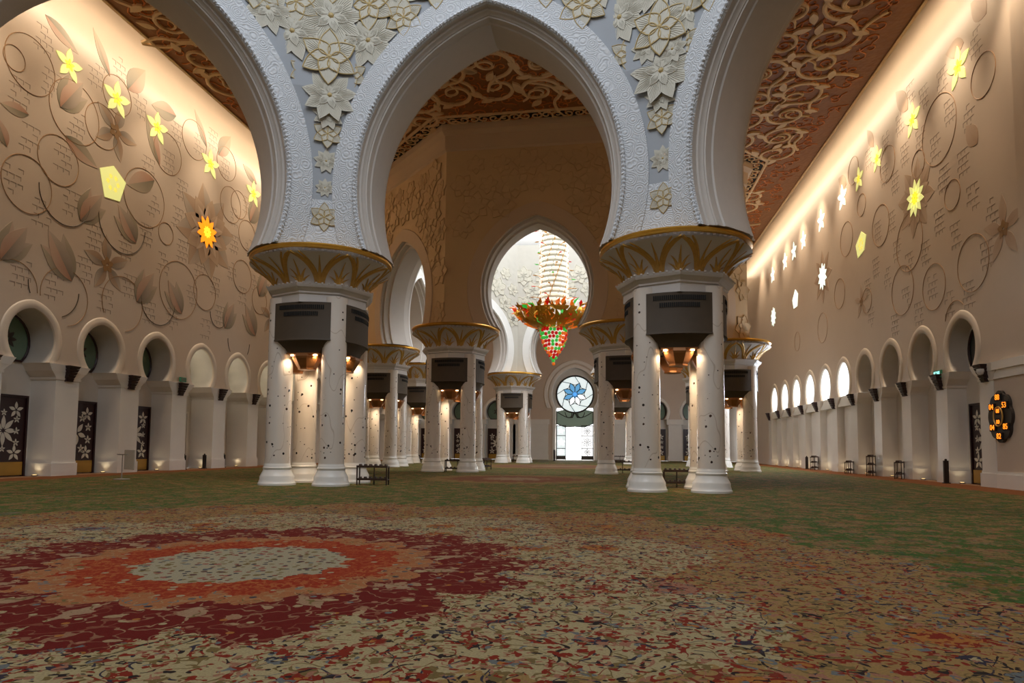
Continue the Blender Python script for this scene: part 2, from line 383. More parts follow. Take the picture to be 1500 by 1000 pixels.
    hh = t.mix(0.0, heart, heart); hh = dots(hh, 5.0, .22, .7, [(0, rgb(168, 104, 92)), (.4, OL), (.6, rgb(120, 126, 128)), (.8, rgb(96, 60, 60))], 3.0); hh = dots(hh, 9.0, .25, .6, [(0, OL), (.4, rgb(140, 70, 60)), (.7, NAVY)], 6.0)
    col = t.mix(hc, col, hh)
    # medallions further down the hall
    for my, rad, c in ((29.5, 4.0, rgb(142, 72, 62)), (C2 + 1, 6.5, rgb(158, 106, 98))):
        ey = M('SUBTRACT', y, my); r2 = M('SQRT', M('ADD', M('MULTIPLY', dx, dx), M('MULTIPLY', ey, ey))); r2 = M('MULTIPLY_ADD', M('SUBTRACT', n2, .5), 3.0, r2)
        col = t.mix(M('MULTIPLY', lt(r2, rad), .7), col, OCHRE); col = t.mix(M('MULTIPLY', lt(r2, rad * .75), M('MULTIPLY_ADD', n12, 1.0, .2)), col, c); col = t.mix(M('MULTIPLY', lt(r2, rad * .32), .7), col, rgb(186, 162, 130))
    col = t.mix(M('MAXIMUM', lt(x, XL + 1.9), gt(x, XR - 1.8)), col, t.mix(n5, rgb(164, 104, 62), rgb(140, 84, 52)))
    col = t.mix(M('MULTIPLY', noise(v, 55, 2), .5), col, rgb(74, 54, 36))
    col = t.mix(1.0, col, (.72, .70, .64, 1), 'MULTIPLY')
    t.put(t.b.inputs['Base Color'], col); t.b.inputs['Roughness'].default_value = 0.95
    t.b.inputs['Specular IOR Level'].default_value = 0.1
    t.bump(noise(v, 80, 2), 0.3, 0.01); MAT['carpet'] = t.m
carpet_mat()

# ------------------------------------------------------------------ room shell
fl = MB().box(((XL + XR) / 2, (YN + YF) / 2, -0.15), (XR - XL + 6, YF - YN + 4, 0.24)).build('floor', MAT['marble'])
tag(fl, 'pale marble floor under the patterned carpet', 'floor', kind='structure')
for x, w in ((XL - .7, 1.4), (XR + .4, .8)):
    MB().box((x, (YN + YF) / 2, -0.015), (w, YF - YN - 0.1, 0.03)).build('niche_paving', plain('niche_paving', rgb(150, 112, 80), .6), fl)
cp = MB().box(((XL + XR) / 2, (YN + YF) / 2, -0.015), (XR - XL - 0.02, YF - YN - 0.1, 0.03)).build('carpet', MAT['carpet'])
tag(cp, 'huge floral carpet with red and cream medallion and green field', 'carpet')

def octagon(cx, cy, a, w=0.0):
    """corner points of an octagon of edge a, walls moved outward by w, starting at the near left corner, counterclockwise"""
    R = (a * (1 + sqrt(2)) / 2 + w) / cos(pi / 8)
    return [(cx + R * cos(radians(22.5 + 45 * k)), cy + R * sin(radians(22.5 + 45 * k))) for k in range(8)]
T1, T2 = 2.7, 2.2
# ceiling with two octagonal openings, held off the side walls by the light slots
def ceil_poly():
    outer = [(XL + EL, YN), (XR - ER, YN), (XR - ER, YF), (XL + EL, YF)]
    loops = [outer, octagon(CX, C1, A1, 0), octagon(CX, C2, A2, 0)]
    loops3 = [[Vector((x, y, 0)) for x, y in l] for l in loops]
    pts = [p for l in loops3 for p in l]; tris = tessellate_polygon(loops3)
    mb = MB(); mb.add([(p.x, p.y, ZC) for p in pts], [tuple(reversed(f)) for f in tris])
    mb.add([(p.x, p.y, ZC + 0.2) for p in pts], [tuple(f) for f in tris])
    for x in (XL + EL, XR - ER):
        mb.box((x, (YN + YF) / 2, ZC + 0.08), (0.14, YF - YN, 0.30), 1)
    return mb.build('ceiling', [MAT['ceiling_brown'], MAT['scroll']])
ceiling = tag(ceil_poly(), 'dark brown carved ceiling with cream scrollwork', 'ceiling', kind='structure')
for x, w in ((XL + EL / 2, EL + .6), (XR - ER / 2, ER + .6)):
    MB().box((x, (YN + YF) / 2, ZC + 3.9), (w, YF - YN, 0.2)).build('cove_lid', MAT['white_plaster'], ceiling)
for x in (XL + EL + .25, XR - ER - .25): MB().box((x, (YN + YF) / 2, ZC + 2.1), (.12, YF - YN, 3.8)).build('cove_back', MAT['white_plaster'], ceiling)
# drums and domes over the octagons
def dome(cy, a, lab):
    R = a * (1 + sqrt(2)) / 2; mb = MB()
    prof = [(R + .4, ZC + .1), (R - .3, ZC + 1.2), (R - .3, ZC + 8)]
    for i in range(1, 11):
        q = i / 10 * pi / 2; prof.append(((R - .3) * cos(q) + .01, ZC + 8 + (R - .3) * 1.05 * sin(q)))
    mb.lathe(prof, 48, (CX, cy), cap=False)
    return tag(mb.build('ceiling_dome', MAT['white_plaster'], smooth=True), lab, 'dome', kind='structure')
dome(C1, A1, 'white dome high above the near octagon of arches'); dome(C2, A2, 'white dome high above the chandelier')

# ------------------------------------------------------------------ arches
def arc_par(half, hb, rise):
    c = ((rise - hb) ** 2 - half ** 2) / (2 * half); return c, half + c, hb
def arc_pts(par, off=0.0, n=28, z0=0.0):
    c, r, hb = par; R = r + off; a0 = -asin(min(1, (hb - z0) / R)); a1 = acos(c / R)
    L = [(c - R * cos(a0 + (a1 - a0) * i / n), hb + R * sin(a0 + (a1 - a0) * i / n)) for i in range(n + 1)]
    return L + [(-u, z) for u, z in reversed(L[:-1])]
PAR1, PAR2 = arc_par(4.7, 2.35, 8.76), arc_par(3.25, 2.2, 6.4)

def arch_wall(cx, cy, a, T, par, phi, label, mats, prof, band, rise_to, flowers=None, detail=True):
    """one octagon side on the piers. local x along the wall, y outward, z up from the capital"""
    ap = a * (1 + sqrt(2)) / 2
    root = thing('horseshoe_arch', label, 'arch', (cx + ap * cos(phi), cy + ap * sin(phi), ZR), phi - pi / 2)
    tn = tan(pi / 8); H = rise_to - ZR; n = 28
    for side, w, mt in ((-1, -T / 2, mats[0]), (1, T / 2, mats[1])):
        o = prof[0][1]; P = arc_pts(par, o, n); he = a / 2 + w * tn; c, r, hb = par; Q = []
        for u, z in P:
            du, dz = u, z - hb
            k = min(he / abs(du) if abs(du) > 1e-6 else 1e9, (H - hb) / dz if dz > 1e-6 else 1e9)
            Q.append((du * k, max(0.0, hb + dz * k)))
        rows = [[(u, w, z) for u, z in (P if side < 0 else P)], [(u, w, z) for u, z in Q]]
        mb = MB(); mb.grid(rows)
        for sx in (-1, 1):   # upper corners
            i = [j for j in range(len(Q)) if Q[j][0] * sx > 0 and abs(Q[j][1] - H) < 1e-6]
            jt = min(i, key=lambda j: -abs(Q[j][0])) if i else None
            s_ = [j for j in range(len(Q)) if abs(Q[j][0] - sx * he) < 1e-6]
            js = max(s_, key=lambda j: Q[j][1])
            if jt is not None: mb.add([(Q[jt][0], w, H), (Q[js][0], w, Q[js][1]), (sx * he, w, H)], [(0, 1, 2)])
        mb.build('spandrel', MAT[mt], root)
    sof = MB(); sof.grid([[(u, w, z) for u, z in arc_pts(par, o, n)] for w, o in prof])
    sof.build('soffit', MAT[mats[3]], root, smooth=True)
    for sx in (-1, 1):   # undersides of the two legs, resting on the capitals
        b_ = [(sx * abs(arc_pts(par, o, 2)[0][0]), w) for w, o in prof]; e_ = [(sx * (a / 2 + w * tn), w) for w in (T / 2, -T / 2)]
        MB().add([(u, w, 0.004) for u, w in b_ + e_], [tuple(range(len(b_) + 2))]).build('leg_foot', MAT[mats[3]], root)
    for side in (-1, 1):
        w0 = side * T / 2; w1 = side * (T / 2 + 0.07); mt = mats[2] if side < 0 else mats[4]
        mb = MB()
        rows = [[(u, w, z) for u, z in arc_pts(par, o, n)] for w, o in ((w0, 0.0), (w1, 0.02), (w1, band), (w0, band + .03))]
        mb.grid(rows); mb.build('archivolt', MAT[mt], root)
        if detail:
            P = arc_pts(par, 0.09, 150); pts = [(u, side * (T / 2 + 0.09), z) for u, z in P]
            MB().tube(pts, [0.075 if i % 2 else 0.05 for i in range(len(pts))], 6).build('rope_moulding', MAT[mt], root)
    return root
_h = [(-1.35, 0), (-1.16, 0), (-1.16, -.08), (-1.06, -.10), (-1.0, -.16), (-.96, -.16), (-.96, -.22), (-.70, -.24), (-.66, -.29), (-.30, -.31)]
prof1 = _h + [(-w, o) for w, o in reversed(_h)]
prof2 = [(-1.1, 0), (-.9, 0), (-.9, -.14), (-.6, -.2), (-.55, -.3), (.55, -.3), (.6, -.2), (.9, -.14), (.9, 0), (1.1, 0)]
M1 = ('spandrel', 'beige_plain', 'carved_white', 'soffit', 'beige_plain')
arch_mid = arch_wall(CX, C1, A1, T1, PAR1, radians(90), 'huge white carved arch spanning the two nearest pillars', M1, prof1, 0.92, ZC + .3)
arch_lft = arch_wall(CX, C1, A1, T1, PAR1, radians(135), 'huge white arch cut by left and top frame edge', M1, prof1, 0.92, ZC + .3)
arch_rgt = arch_wall(CX, C1, A1, T1, PAR1, radians(45), 'huge white arch cut by top frame edge, right of centre', M1, prof1, 0.92, ZC + .3)
M2 = ('inner_white', 'relief_beige', 'white_plaster', 'soffit', 'beige_plain')
arch2 = {}
for d, lab in ((270, 'beige arch framing the chandelier in the brown relief wall'), (225, 'beige arch in slanting wall, left of the chandelier arch'),
               (315, 'slanting beige arch mostly hidden behind nearest right pillar'), (180, 'white arch seen edge-on through the slanting left arch'),
               (0, 'arch of the chandelier octagon facing the right wall'), (90, 'white arch behind the chandelier, nearest the stained glass doorway'),
               (135, 'white arch behind the chandelier, far left'), (45, 'white arch behind the chandelier, far right')):
    arch2[d] = arch_wall(CX + 0.15, C2, A2, T2, PAR2, radians(d), lab, M2, prof2, 0.8, ZC + .3, detail=d in (90, 135, 180))
# crown moulding along the top of the chandelier octagon
mb = MB(); oc = lambda w: octagon(CX + .15, C2, A2, w)
for (w0, z0), (w1, z1) in zip([(T2 / 2, ZC - 1.5), (T2 / 2 + .12, ZC - 1.4), (T2 / 2 + .16, ZC - .6), (T2 / 2 + .45, ZC - .4)], [(T2 / 2 + .12, ZC - 1.4), (T2 / 2 + .16, ZC - .6), (T2 / 2 + .45, ZC - .4), (T2 / 2 + .45, ZC)]):
    mb.grid([[(x, y, z0) for x, y in oc(w0)], [(x, y, z1) for x, y in oc(w1)]], closed=True)
tag(mb.build('trim_1', MAT['beige_plain']), 'beige crown moulding under the ceiling on brown relief wall', 'moulding', kind='structure')
# flat corner fillers above the two near pillars (the carved ground is continuous there)
CORN = {}
for nm, par_, k in (('A', arch_mid, 2), ('B', arch_mid, 1)):
    ci = octagon(CX, C1, A1, -T1 / 2)[k]; ang = radians(22.5 + 45 * k)
    nrm = Vector((-cos(ang), -sin(ang), 0)); tg = Vector((-sin(ang), cos(ang), 0)); hwid = 1.05
    c0 = Vector((ci[0], ci[1], 0)) + nrm * (hwid * tan(pi / 8) + .02)
    CORN[nm] = (c0, nrm, tg)
AL = Vector(arch_mid.location)
def outer_u(par, off, z):
    c, r, hb = par; R = r + off; q = R * R - (z - hb) ** 2
    return max(0.0, sqrt(q) - c) if q > 0 else 0.0
he1 = A1 / 2 - T1 / 2 * tan(pi / 8)
for nm in ('A', 'B'):
    k = 2 if nm == 'A' else 1; ci = octagon(CX, C1, A1, -T1 / 2)[k]; ang = radians(22.5 + 45 * k)
    nrm = Vector((-cos(ang), -sin(ang), 0)); tg = Vector((-sin(ang), cos(ang), 0)); rows = []
    for i in range(40):
        z = i / 39 * (ZC - ZR); s = min(1.25, he1 - outer_u(PAR1, 0.90, z)); h = s * cos(pi / 8); d = s * sin(pi / 8)
        b = Vector((ci[0], ci[1], ZR + z)) + nrm * (d + .015)
        rows.append([b - tg * h - AL, b + tg * h - AL])
    MB().grid(rows[6:]).build('corner_panel', MAT['spandrel'], arch_mid); MB().grid(rows[:7]).build('corner_foot', MAT['carved_white'], arch_mid)

# ---- stucco flowers (template meshes: shared)
def petal_outline(L, Wd, n=8, point=1.0):
    """pointed petal from (0,0) to (L,0)"""
    up = []
    for i in range(n + 1):
        t = i / n; w = Wd / 2 * (sin(pi * t ** 0.85) if point >= 1 else sin(pi / 2 * t / .45) ** .8 if t < .45 else cos(pi / 2 * (t - .45) / .55) ** 1.05); up.append((L * t, w))
    return up + [(u, -w) for u, w in reversed(up[1:-1])]
def stucco_petal(L, Wd, ribs, rim):
    mb = MB(); P = petal_outline(L, Wd, 10, .5); tf = lambda u, v, h: (u, v, h + 0.03 * (u / L) * (1 - u / L) * 2)
    mb.prism(P, 0.0, 0.025, tf, 0)
    if rim:
        pts = [tf(u, v, 0.032) for u, v in P]; mb.tube(pts, 0.024, 4, 1, True)
    if ribs:
        for i in range(-3, 4):
            t0 = 0.12; e = (0.93 - 0.10 * abs(i)); w = i / 3.6 * Wd * 0.42
            mb.tube([tf(L * t0, 0, .03), tf(L * (t0 + e) / 2, w * .7, .036), tf(L * e, w, .032)], [.012, .014, .007], 4, 0)
    return mb.mesh('petal', [MAT['stucco_cream'], MAT['stucco_gold']])
PET_L = [stucco_petal(1.0, 0.66, True, True), stucco_petal(0.60, 0.42, False, True)]
PET_F = [stucco_petal(1.10, 0.60, True, False), stucco_petal(0.55, 0.32, True, False)]
_hub = MB().lathe([(.10, 0), (.10, .07), (.05, .11), (.01, .12)], 8).mesh('hub', MAT['stucco_gold'])
def stucco_flower(parent, M, s, kind, rot):
    """M: 4x4 local frame whose z is the face normal"""
    hub = put('stucco_flower', _hub, parent); hub.matrix_local = M @ Matrix.Scale(s, 4)
    sets = ((PET_L[0], 6, pi, .02), (PET_L[1], 6, pi + pi / 6, .045)) if kind == 'lotus' else ((PET_F[0], 9, 0, .0), (PET_F[1], 6, .3, .04))
    for me, n, ph, lift in sets:
        for i in range(n):
            a = rot + ph + 2 * pi * i / n; p = put('petal', me, hub)
            p.matrix_local = Matrix.Translation((0, 0, lift)) @ Matrix.Rotation(a, 4, 'Z') @ Matrix.Translation((.06, 0, 0)) @ Matrix.Rotation(-.015, 4, 'Y')
    return hub
def face_frame(pos, nrm):
    n = Vector(nrm).normalized(); x = Vector((0, 0, 1)).cross(n).normalized(); y = n.cross(x)
    M = Matrix((x, y, n)).transposed().to_4x4(); M.translation = pos; return M
def line_plane(px, py, p0, n):
    d = ray(px, py); return EYE + d * ((p0 - EYE).dot(n) / d.dot(n))
def world_in(root, M):
    R = Matrix.Translation(root.location) @ Matrix.Rotation(root.rotation_euler.z, 4, 'Z'); return R.inverted() @ M
def plane_of(root, w):
    """face plane of an arch wall (local y = w)"""
    a = root.rotation_euler.z; n = Vector((-sin(a), cos(a), 0)); return Vector(root.location) + n * w, n
corner = {}
for nm, k in (('A', 2), ('B', 1)):
    ci = octagon(CX, C1, A1, -T1 / 2)[k]; ang = radians(22.5 + 45 * k); nrm = Vector((-cos(ang), -sin(ang), 0))
    corner[nm] = (Vector((ci[0], ci[1], 0)) + nrm * (1.25 * sin(pi / 8) + .03), nrm)
FL = [('A', 482, 84, 'lotus', .98), ('A', 485, 24, 'leaf', 1.05), ('A', 483, 140, 'leaf', .85), ('A', 480, 196, 'lotus', .52), ('A', 434, 3, 'lotus', .8), ('A', 428, 46, 'leaf', .95),
      ('M', 542, 8, 'lotus', .95), ('M', 540, 60, 'leaf', .95), ('M', 592, 26, 'lotus', .7), ('M', 516, 112, 'lotus', .55),
      ('B', 967, 40, 'lotus', .95), ('B', 969, 104, 'leaf', .95), ('B', 970, 172, 'lotus', .55), ('B', 971, 232, 'leaf', .4),
      ('B', 908, 26, 'leaf', .9), ('M', 853, 8, 'lotus', .85), ('M', 920, 80, 'lotus', .6), ('B', 1008, 14, 'leaf', .85), ('R', 1003, 66, 'lotus', .55),
      ('L', 392, 12, 'leaf', .8), ('M', 575, -18, 'leaf', 1.0), ('M', 640, -22, 'lotus', .9), ('M', 800, -25, 'lotus', .9), ('M', 870, -30, 'leaf', 1.0), ('L', 372, -25, 'lotus', .9), ('R', 1040, -20, 'lotus', .8), ('A', 462, 60, 'leaf', .55), ('A', 505, 60, 'leaf', .5), ('A', 478, 236, 'leaf', .4), ('A', 475, 318, 'lotus', .5), ('A', 476, 275, 'leaf', .3), ('B', 972, 290, 'lotus', .5), ('B', 948, 70, 'leaf', .5), ('B', 985, 72, 'leaf', .45), ('B', 968, 140, 'leaf', .5), ('A', 481, 168, 'leaf', .5), ('L', 446, 108, 'lotus', .55), ('B', 960, -30, 'leaf', 1.0), ('A', 488, -34, 'lotus', 1.0)]
for w, px, py, kd, s in FL:
    if w in 'AB':
        p0, n = corner[w]; root = arch_mid; nn = n; zz = line_plane(px, py, p0, n).z - ZR
        ci = octagon(CX, C1, A1, -T1 / 2)[2 if w == 'A' else 1]; q = min(1.25, he1 - outer_u(PAR1, .90, zz)); p0 = Vector((ci[0], ci[1], 0)) + n * (q * sin(pi / 8) + .03)
    else:
        root = {'M': arch_mid, 'L': arch_lft, 'R': arch_rgt}[w]; p0, n = plane_of(root, -T1 / 2 - .01); nn = -n
    pos = line_plane(px, py, p0, n); stucco_flower(root, world_in(root, face_frame(pos, nn)), s, kd, pi / 2)

# low relief flowers on the beige walls of the chandelier octagon and its white inner walls
def relief_flower(R, mat):
    mb = MB(); 
    for i in range(6):
        a = i * pi / 3 + pi / 2; P = petal_outline(R, R * .75, 6)
        tf = lambda u, v, h, a=a: (u * cos(a) - v * sin(a), u * sin(a) + v * cos(a), h)
        mb.prism(P, 0, .045, tf); mb.tube([tf(u, v, .05) for u, v in P], .03, 4, 0, True)
    for i in range(6):
        a = i * pi / 3; P = petal_outline(R * .62, R * .4, 5); tf = lambda u, v, h, a=a: (u * cos(a) - v * sin(a), u * sin(a) + v * cos(a), h)
        mb.prism(P, .04, .09, tf)
    return mb.mesh('relief_flower', mat)
RF_B, RF_W = relief_flower(.95, MAT['relief_beige']), relief_flower(1.0, MAT['stucco_cream'])
rnd = random.Random(3)
def relief_field(root, side, T, me, par, band, a, step):
    w = side * (T / 2 + .005); H = ZC - ZR - 1.3; row = 0; z = .9
    while z < H - .4:
        he = a / 2 + w * tan(pi / 8) - .55; u = -he + (step / 2 if row % 2 else 0)
        while u <= he:
            c, r, hb = par
            q = sqrt((abs(u) + c) ** 2 + (z - hb) ** 2) if z > hb - 3 else 99
            if q > r + band + .55 or z > hb + sqrt(max(0, (r + band) ** 2 - c * c)) + .6:
                M = face_frame(Vector((u, w, z)), (0, side, 0)); s = rnd.choice((.62, .8, .95))
                f = put('relief_flower', me, root); f.matrix_local = M @ Matrix.Scale(s, 4) @ Matrix.Rotation(rnd.random(), 4, 'Z')
            u += step
        z += step * .8; row += 1
for d in (270, 225, 315): relief_field(arch2[d], 1, T2, RF_B, PAR2, .8, A2, 1.55)
for d in (90, 135, 45): relief_field(arch2[d], -1, T2, RF_W, PAR2, .8, A2, 1.75)

# ------------------------------------------------------------------ pillars (clusters of four columns)
def flare_r(t):
    t = min(1.0, max(0.0, t)); return 1.66 + 0.75 * t ** 1.9 + .04 * t
def flare_pt(th, t, off=0.0):
    """capital surface: eight-sided at the foot, round at the rim; corners on the axes"""
    q = (th + pi / 8) % (pi / 4) - pi / 8; q2 = (th % (pi / 4)) - pi / 8
    octf = cos(pi / 8) / cos(q2); k = octf * (1 - t) + 1.0 * t
    r = flare_r(t) * 1.06 * k + off; return (r * cos(th), r * sin(th), 7.18 + 0.92 * t)
def oct_ring(r, z, k=1.0, n=64):
    out = []
    for i in range(n):
        th = 2 * pi * i / n; q2 = (th % (pi / 4)) - pi / 8; f = cos(pi / 8) / cos(q2) * k + (1 - k); out.append((r * f * cos(th), r * f * sin(th), z))
    return out
def blade(mb, th0, pts, wid, tip=0.15):
    """ribbon on the capital; pts: (dtheta, t); tapering; slightly domed"""
    n = len(pts); rows = [[], [], []]
    for i, (d, t) in enumerate(pts):
        j = min(i + 1, n - 1); k = max(i - 1, 0); dx = (pts[j][0] - pts[k][0]) * 2.2; dt = (pts[j][1] - pts[k][1]) * 1.0
        L = sqrt(dx * dx + dt * dt) or 1; nx, nt = -dt / L, dx / L; w = wid * (1 - (1 - tip) * i / (n - 1))
        rows[0].append(flare_pt(th0 + d + nx * w / 2.2, t + nt * w, .012)); rows[1].append(flare_pt(th0 + d, t, .05)); rows[2].append(flare_pt(th0 + d - nx * w / 2.2, t - nt * w, .012))
    mb.grid(rows)
def bez(p0, p1, p2, n=7):
    return [((1 - t) ** 2 * p0[0] + 2 * t * (1 - t) * p1[0] + t * t * p2[0], (1 - t) ** 2 * p0[1] + 2 * t * (1 - t) * p1[1] + t * t * p2[1]) for t in [i / n for i in range(n + 1)]]
def make_pillar(label):
    root = thing('pillar', label, 'pillar', group='four-column pillars')
    prof = [(.66, 0), (.66, .07), (.63, .10), (.62, .16), (.60, .20), (.60, .30), (.57, .36), (.50, .50), (.485, .56), (.50, .58), (.50, .63), (.475, .66), (.475, .70), (.455, .73), (.45, .78), (.44, 1.0), (.435, 6.75)]
    base = MB().lathe([p for p in prof if p[1] <= .78], 28).mesh('column_base', MAT['marble'], True)
    shaft = MB().lathe([(.45, .77), (.44, 1.0), (.44, 2.5), (.437, 4.5), (.435, 6.75)], 28, cap=False).mesh('column', MAT['column_inlay'], True)
    for i, (sx, sy) in enumerate(((-1, -1), (1, -1), (1, 1), (-1, 1))):
        c = put('column', shaft, root, (1.03 * sx, 1.03 * sy, 0), i * 1.7); put('column_base', base, c)
    # neck and cornice
    mb = MB(); mb.grid([oct_ring(r, z) for r, z in ((1.50, 6.52), (1.78, 6.52), (1.78, 6.80), (1.83, 6.84), (1.83, 6.90), (1.91, 6.98), (1.98, 7.03), (2.02, 7.10), (2.04, 7.16), (1.8, 7.19))], closed=True)
    mb.box((0, 0, 5.75), (1.9, 1.9, 1.9)); mb.build('neck', MAT['capital'], root)
    cap = MB(); cap.grid([[flare_pt(2 * pi * i / 64, t) for i in range(64)] for t in [k / 8 for k in range(9)]], closed=True)
    z = 8.10
    cap.grid([oct_ring(r, zz, k) for r, zz, k in ((2.45 * 1.06 - .02, 8.10, 0), (2.34, 8.12, .6), (2.40, 8.15, .5), (2.40, 8.19, .4), (2.48, 8.24, .2), (2.53, 8.26, 0))], closed=True)
    cp_ = cap.build('capital', MAT['capital'], root, smooth=True)
    db = MB()   # dentil beads under the rim
    for i in range(72):
        a = 2 * pi * i / 72; db.box((2.43 * cos(a), 2.43 * sin(a), 8.215), (.09, .09, .05))
    for i in range(56):
        p = oct_ring(2.03, 7.17, 1, 56)[i]; db.box(p, (.06, .06, .05))
    db.build('beading', MAT['capital'], cp_)
    MB().lathe([(2.44, 8.24), (2.55, 8.26), (2.61, 8.30), (2.62, 8.36), (2.58, 8.41), (2.46, 8.43), (.5, 8.43)], 64).build('gold_rim', MAT['gold'], cp_, smooth=True)
    small = MB()
    blade(small, 0, [(0, 0), (0, .25), (0, .5), (0, .78)], .105, .08)
    for s in (-1, 1):
        blade(small, 0, bez((s * .02, 0), (s * .05, .35), (s * .15, .52)), .09, .1); blade(small, 0, bez((s * .03, 0), (s * .08, .2), (s * .20, .30)), .07, .1)
    sm = small.mesh('gold_leaf', MAT['gold_paint'])
    for k in range(8):
        put('gold_leaf', sm, cp_, rotz=k * pi / 4); 
        b_ = put('gold_leaf', big_leaf_mesh(), cp_, rotz=k * pi / 4)
    # bronze air and loudspeaker housings between the columns
    body = MB(); rows = []
    for z, hw, yi, ye, bl in ((6.52, 1.06, 1.0, 1.48, .24), (5.22, 1.06, 1.0, 1.48, .24), (5.16, 1.08, 1.0, 1.50, .24), (5.14, 1.0, 1.0, 1.44, .2), (5.02, .86, 1.0, 1.40, .17), (4.90, .70, .98, 1.36, .14), (4.72, .58, .9, 1.34, .12)):
        n = 12; r_ = [(-hw, -yi, z)] + [(-hw + 2 * hw * i / n, -(ye + bl * (1 - (2 * i / n - 1) ** 2)), z) for i in range(n + 1)] + [(hw, -yi, z)]
        rows.append(r_)
    body.grid(rows, closed=True); body.add(rows[0], [tuple(range(len(rows[0])))]); body.add(rows[-1], [tuple(range(len(rows[-1]) - 1, -1, -1))])
    bme = body.mesh('speaker_housing', MAT['bronze_dark'], True)
    gr = MB()
    for zz, e, n in ((6.34, .82, 26), (6.10, .62, 20)):
        for i in range(n):
            u = -e + 2 * e * i / (n - 1); y = -(1.48 + .24 * (1 - (u / 1.06) ** 2)) - .004; gr.box((u, y, zz), (.045, .03, .15))
    gme = gr.mesh('grille', MAT['slot'])
    fn = MB(); fn.lathe([(.50, 4.72), (.54, 4.62), (.52, 4.55), (.38, 4.30), (.32, 4.22), (.32, 4.16)], 8, (0, -1.02), rot=pi / 8); fme = fn.mesh('lamp_funnel', MAT['bronze_lamp'])
    rim_ = MB(); rows = [[(s * .60, -.9, 4.70), (s * .60, -1.5, 4.70)] for s in (-1, 1)]; rim_.box((0, -1.18, 4.71), (1.18, .58, .05)); rme = rim_.mesh('lamp_tray', MAT['bronze_lamp'])
    lm = MB().lathe([(.075, 4.67), (.075, 4.645)], 10).mesh('lamp', MAT['lamp_disc'])
    for k in range(4):
        b = put('speaker_housing', bme, root, rotz=k * pi / 2); put('grille', gme, b); put('lamp_funnel', fme, b); put('lamp_tray', rme, b)
        for s in (-1, 1): put('lamp', lm, b, (s * .43, -1.30, 0))
    return root
_bl = []
def big_leaf_mesh():
    if not _bl:
        big = MB(); h = pi / 8
        for s in (-1, 1):
            blade(big, h, bez((s * .05, 0.02), (s * .08, .62), (s * .385, .99)), .12, .4); blade(big, h, bez((s * .02, 0.02), (s * .05, .55), (s * .27, .99)), .085, .3)
            blade(big, h, bez((s * .03, 0.0), (s * .05, .35), (s * .14, .70)), .085, .1)
        blade(big, h, [(0, 0), (0, .3), (0, .6), (0, .9)], .11, .1)
        for f in (-1, 0, 1): blade(big, h + f * .05, [(0, 0), (0, .2), (0, .42)], .11, .3)
        _bl.append(big.mesh('gold_leaf', MAT['gold_paint']))
    return _bl[0]
o1, o2 = octagon(CX, C1, A1), octagon(CX + .15, C2, A2)
PIL = [(o1[2], 'nearest left pillar, gold-rimmed capital and four speckled columns', 1), (o1[1], 'nearest right pillar, gold-rimmed capital and four speckled columns', 1),
       (o2[5], 'left pillar carrying the arch that frames the chandelier', 0), (o2[6], 'right pillar of chandelier arch, half hidden behind nearest right pillar', 0),
       (o2[4], 'pillar seen just right of the nearest left pillar, under slanting arch', 0), (o2[7], 'pillar seen just right of the nearest right pillar, by right wall', 0),
       (o2[3], 'far pillar squeezed between two larger pillars left of the chandelier arch', 0), (o2[0], 'far pillar mostly hidden behind nearest right pillar, towards right wall', 0),
       (o1[3], 'pillar under the outer leg of left arch, beyond the left frame edge', 0), (o1[0], 'pillar under the outer leg of right arch, beyond the right frame edge', 0),
       (o2[2], 'far white pillar just left of the stained glass doorway', 0), (o2[1], 'far pillar seen between the columns right of stained glass doorway', 0)]
first = make_pillar(PIL[0][1])
for i, ((x, y), lab, near) in enumerate(PIL):
    p = first if i == 0 else copy_tree(first)
    p.location = (x, y, 0); p['label'] = lab
    for k in range(4):
        a = k * pi / 2 - pi / 2; n_ = Vector((cos(a), sin(a), 0)); t_ = Vector((-sin(a), cos(a), 0))
        for s in ((-1, 1) if near else (0,)):
            q = Vector((x, y, 4.62)) + n_ * (1.30 if near else 1.42) + t_ * .43 * s
            light('pillar_lamp', 'SPOT', q, 55 if near else 100, LAMP, spot_size=radians(150), spot_blend=.6, shadow_soft_size=.06)
# a lamp at the heart of each pillar washes the inner sides of its columns
    light('pillar_lamp', 'SPOT', (x, y, 4.5), 125, LAMP, spot_size=radians(150), spot_blend=.5, shadow_soft_size=.1)
# ------------------------------------------------------------------ side and far walls
def fr_left(u, z, d): return (XL - d, u, z)
def fr_right(u, z, d): return (XR + d, u, z)
def fr_far(u, z, d): return (u, YF + d, z)
ZI0, ZI = 4.30, 4.92
PARW = arc_par(1.16, 0.92, 2.22); HBW = 0.92
WALL_TOP = ZC + 4.0
def panel_rows(P, hb, he, zmin, ztop, uc):
    Q = []
    for u, z in P:
        du, dz = u, z - hb; k = min(he / abs(du) if abs(du) > 1e-6 else 1e9, (ztop - hb) / dz if dz > 1e-6 else 1e9)
        Q.append((du * k, max(zmin, hb + dz * k)))
    return Q
def add_panel(mb, fr, P, hb, he, zmin, ztop, uc):
    Q = panel_rows(P, hb, he, zmin, ztop, uc)
    mb.grid([[fr(uc + u, z, 0) for u, z in P], [fr(uc + u, z, 0) for u, z in Q]])
    for sx in (-1, 1):
        top = [q for q in Q if abs(q[1] - ztop) < 1e-6 and q[0] * sx >= -1e-6]; sd = [q for q in Q if abs(q[0] - sx * he) < 1e-6]
        jt = max(top, key=lambda q: abs(q[0])); js = max(sd, key=lambda q: q[1])
        mb.add([fr(uc + jt[0], ztop, 0), fr(uc + js[0], js[1], 0), fr(uc + sx * he, ztop, 0)], [(0, 1, 2)])
wins = [0]; doors = [0]
def win_name(): wins[0] += 1; return 'window_%d' % wins[0]
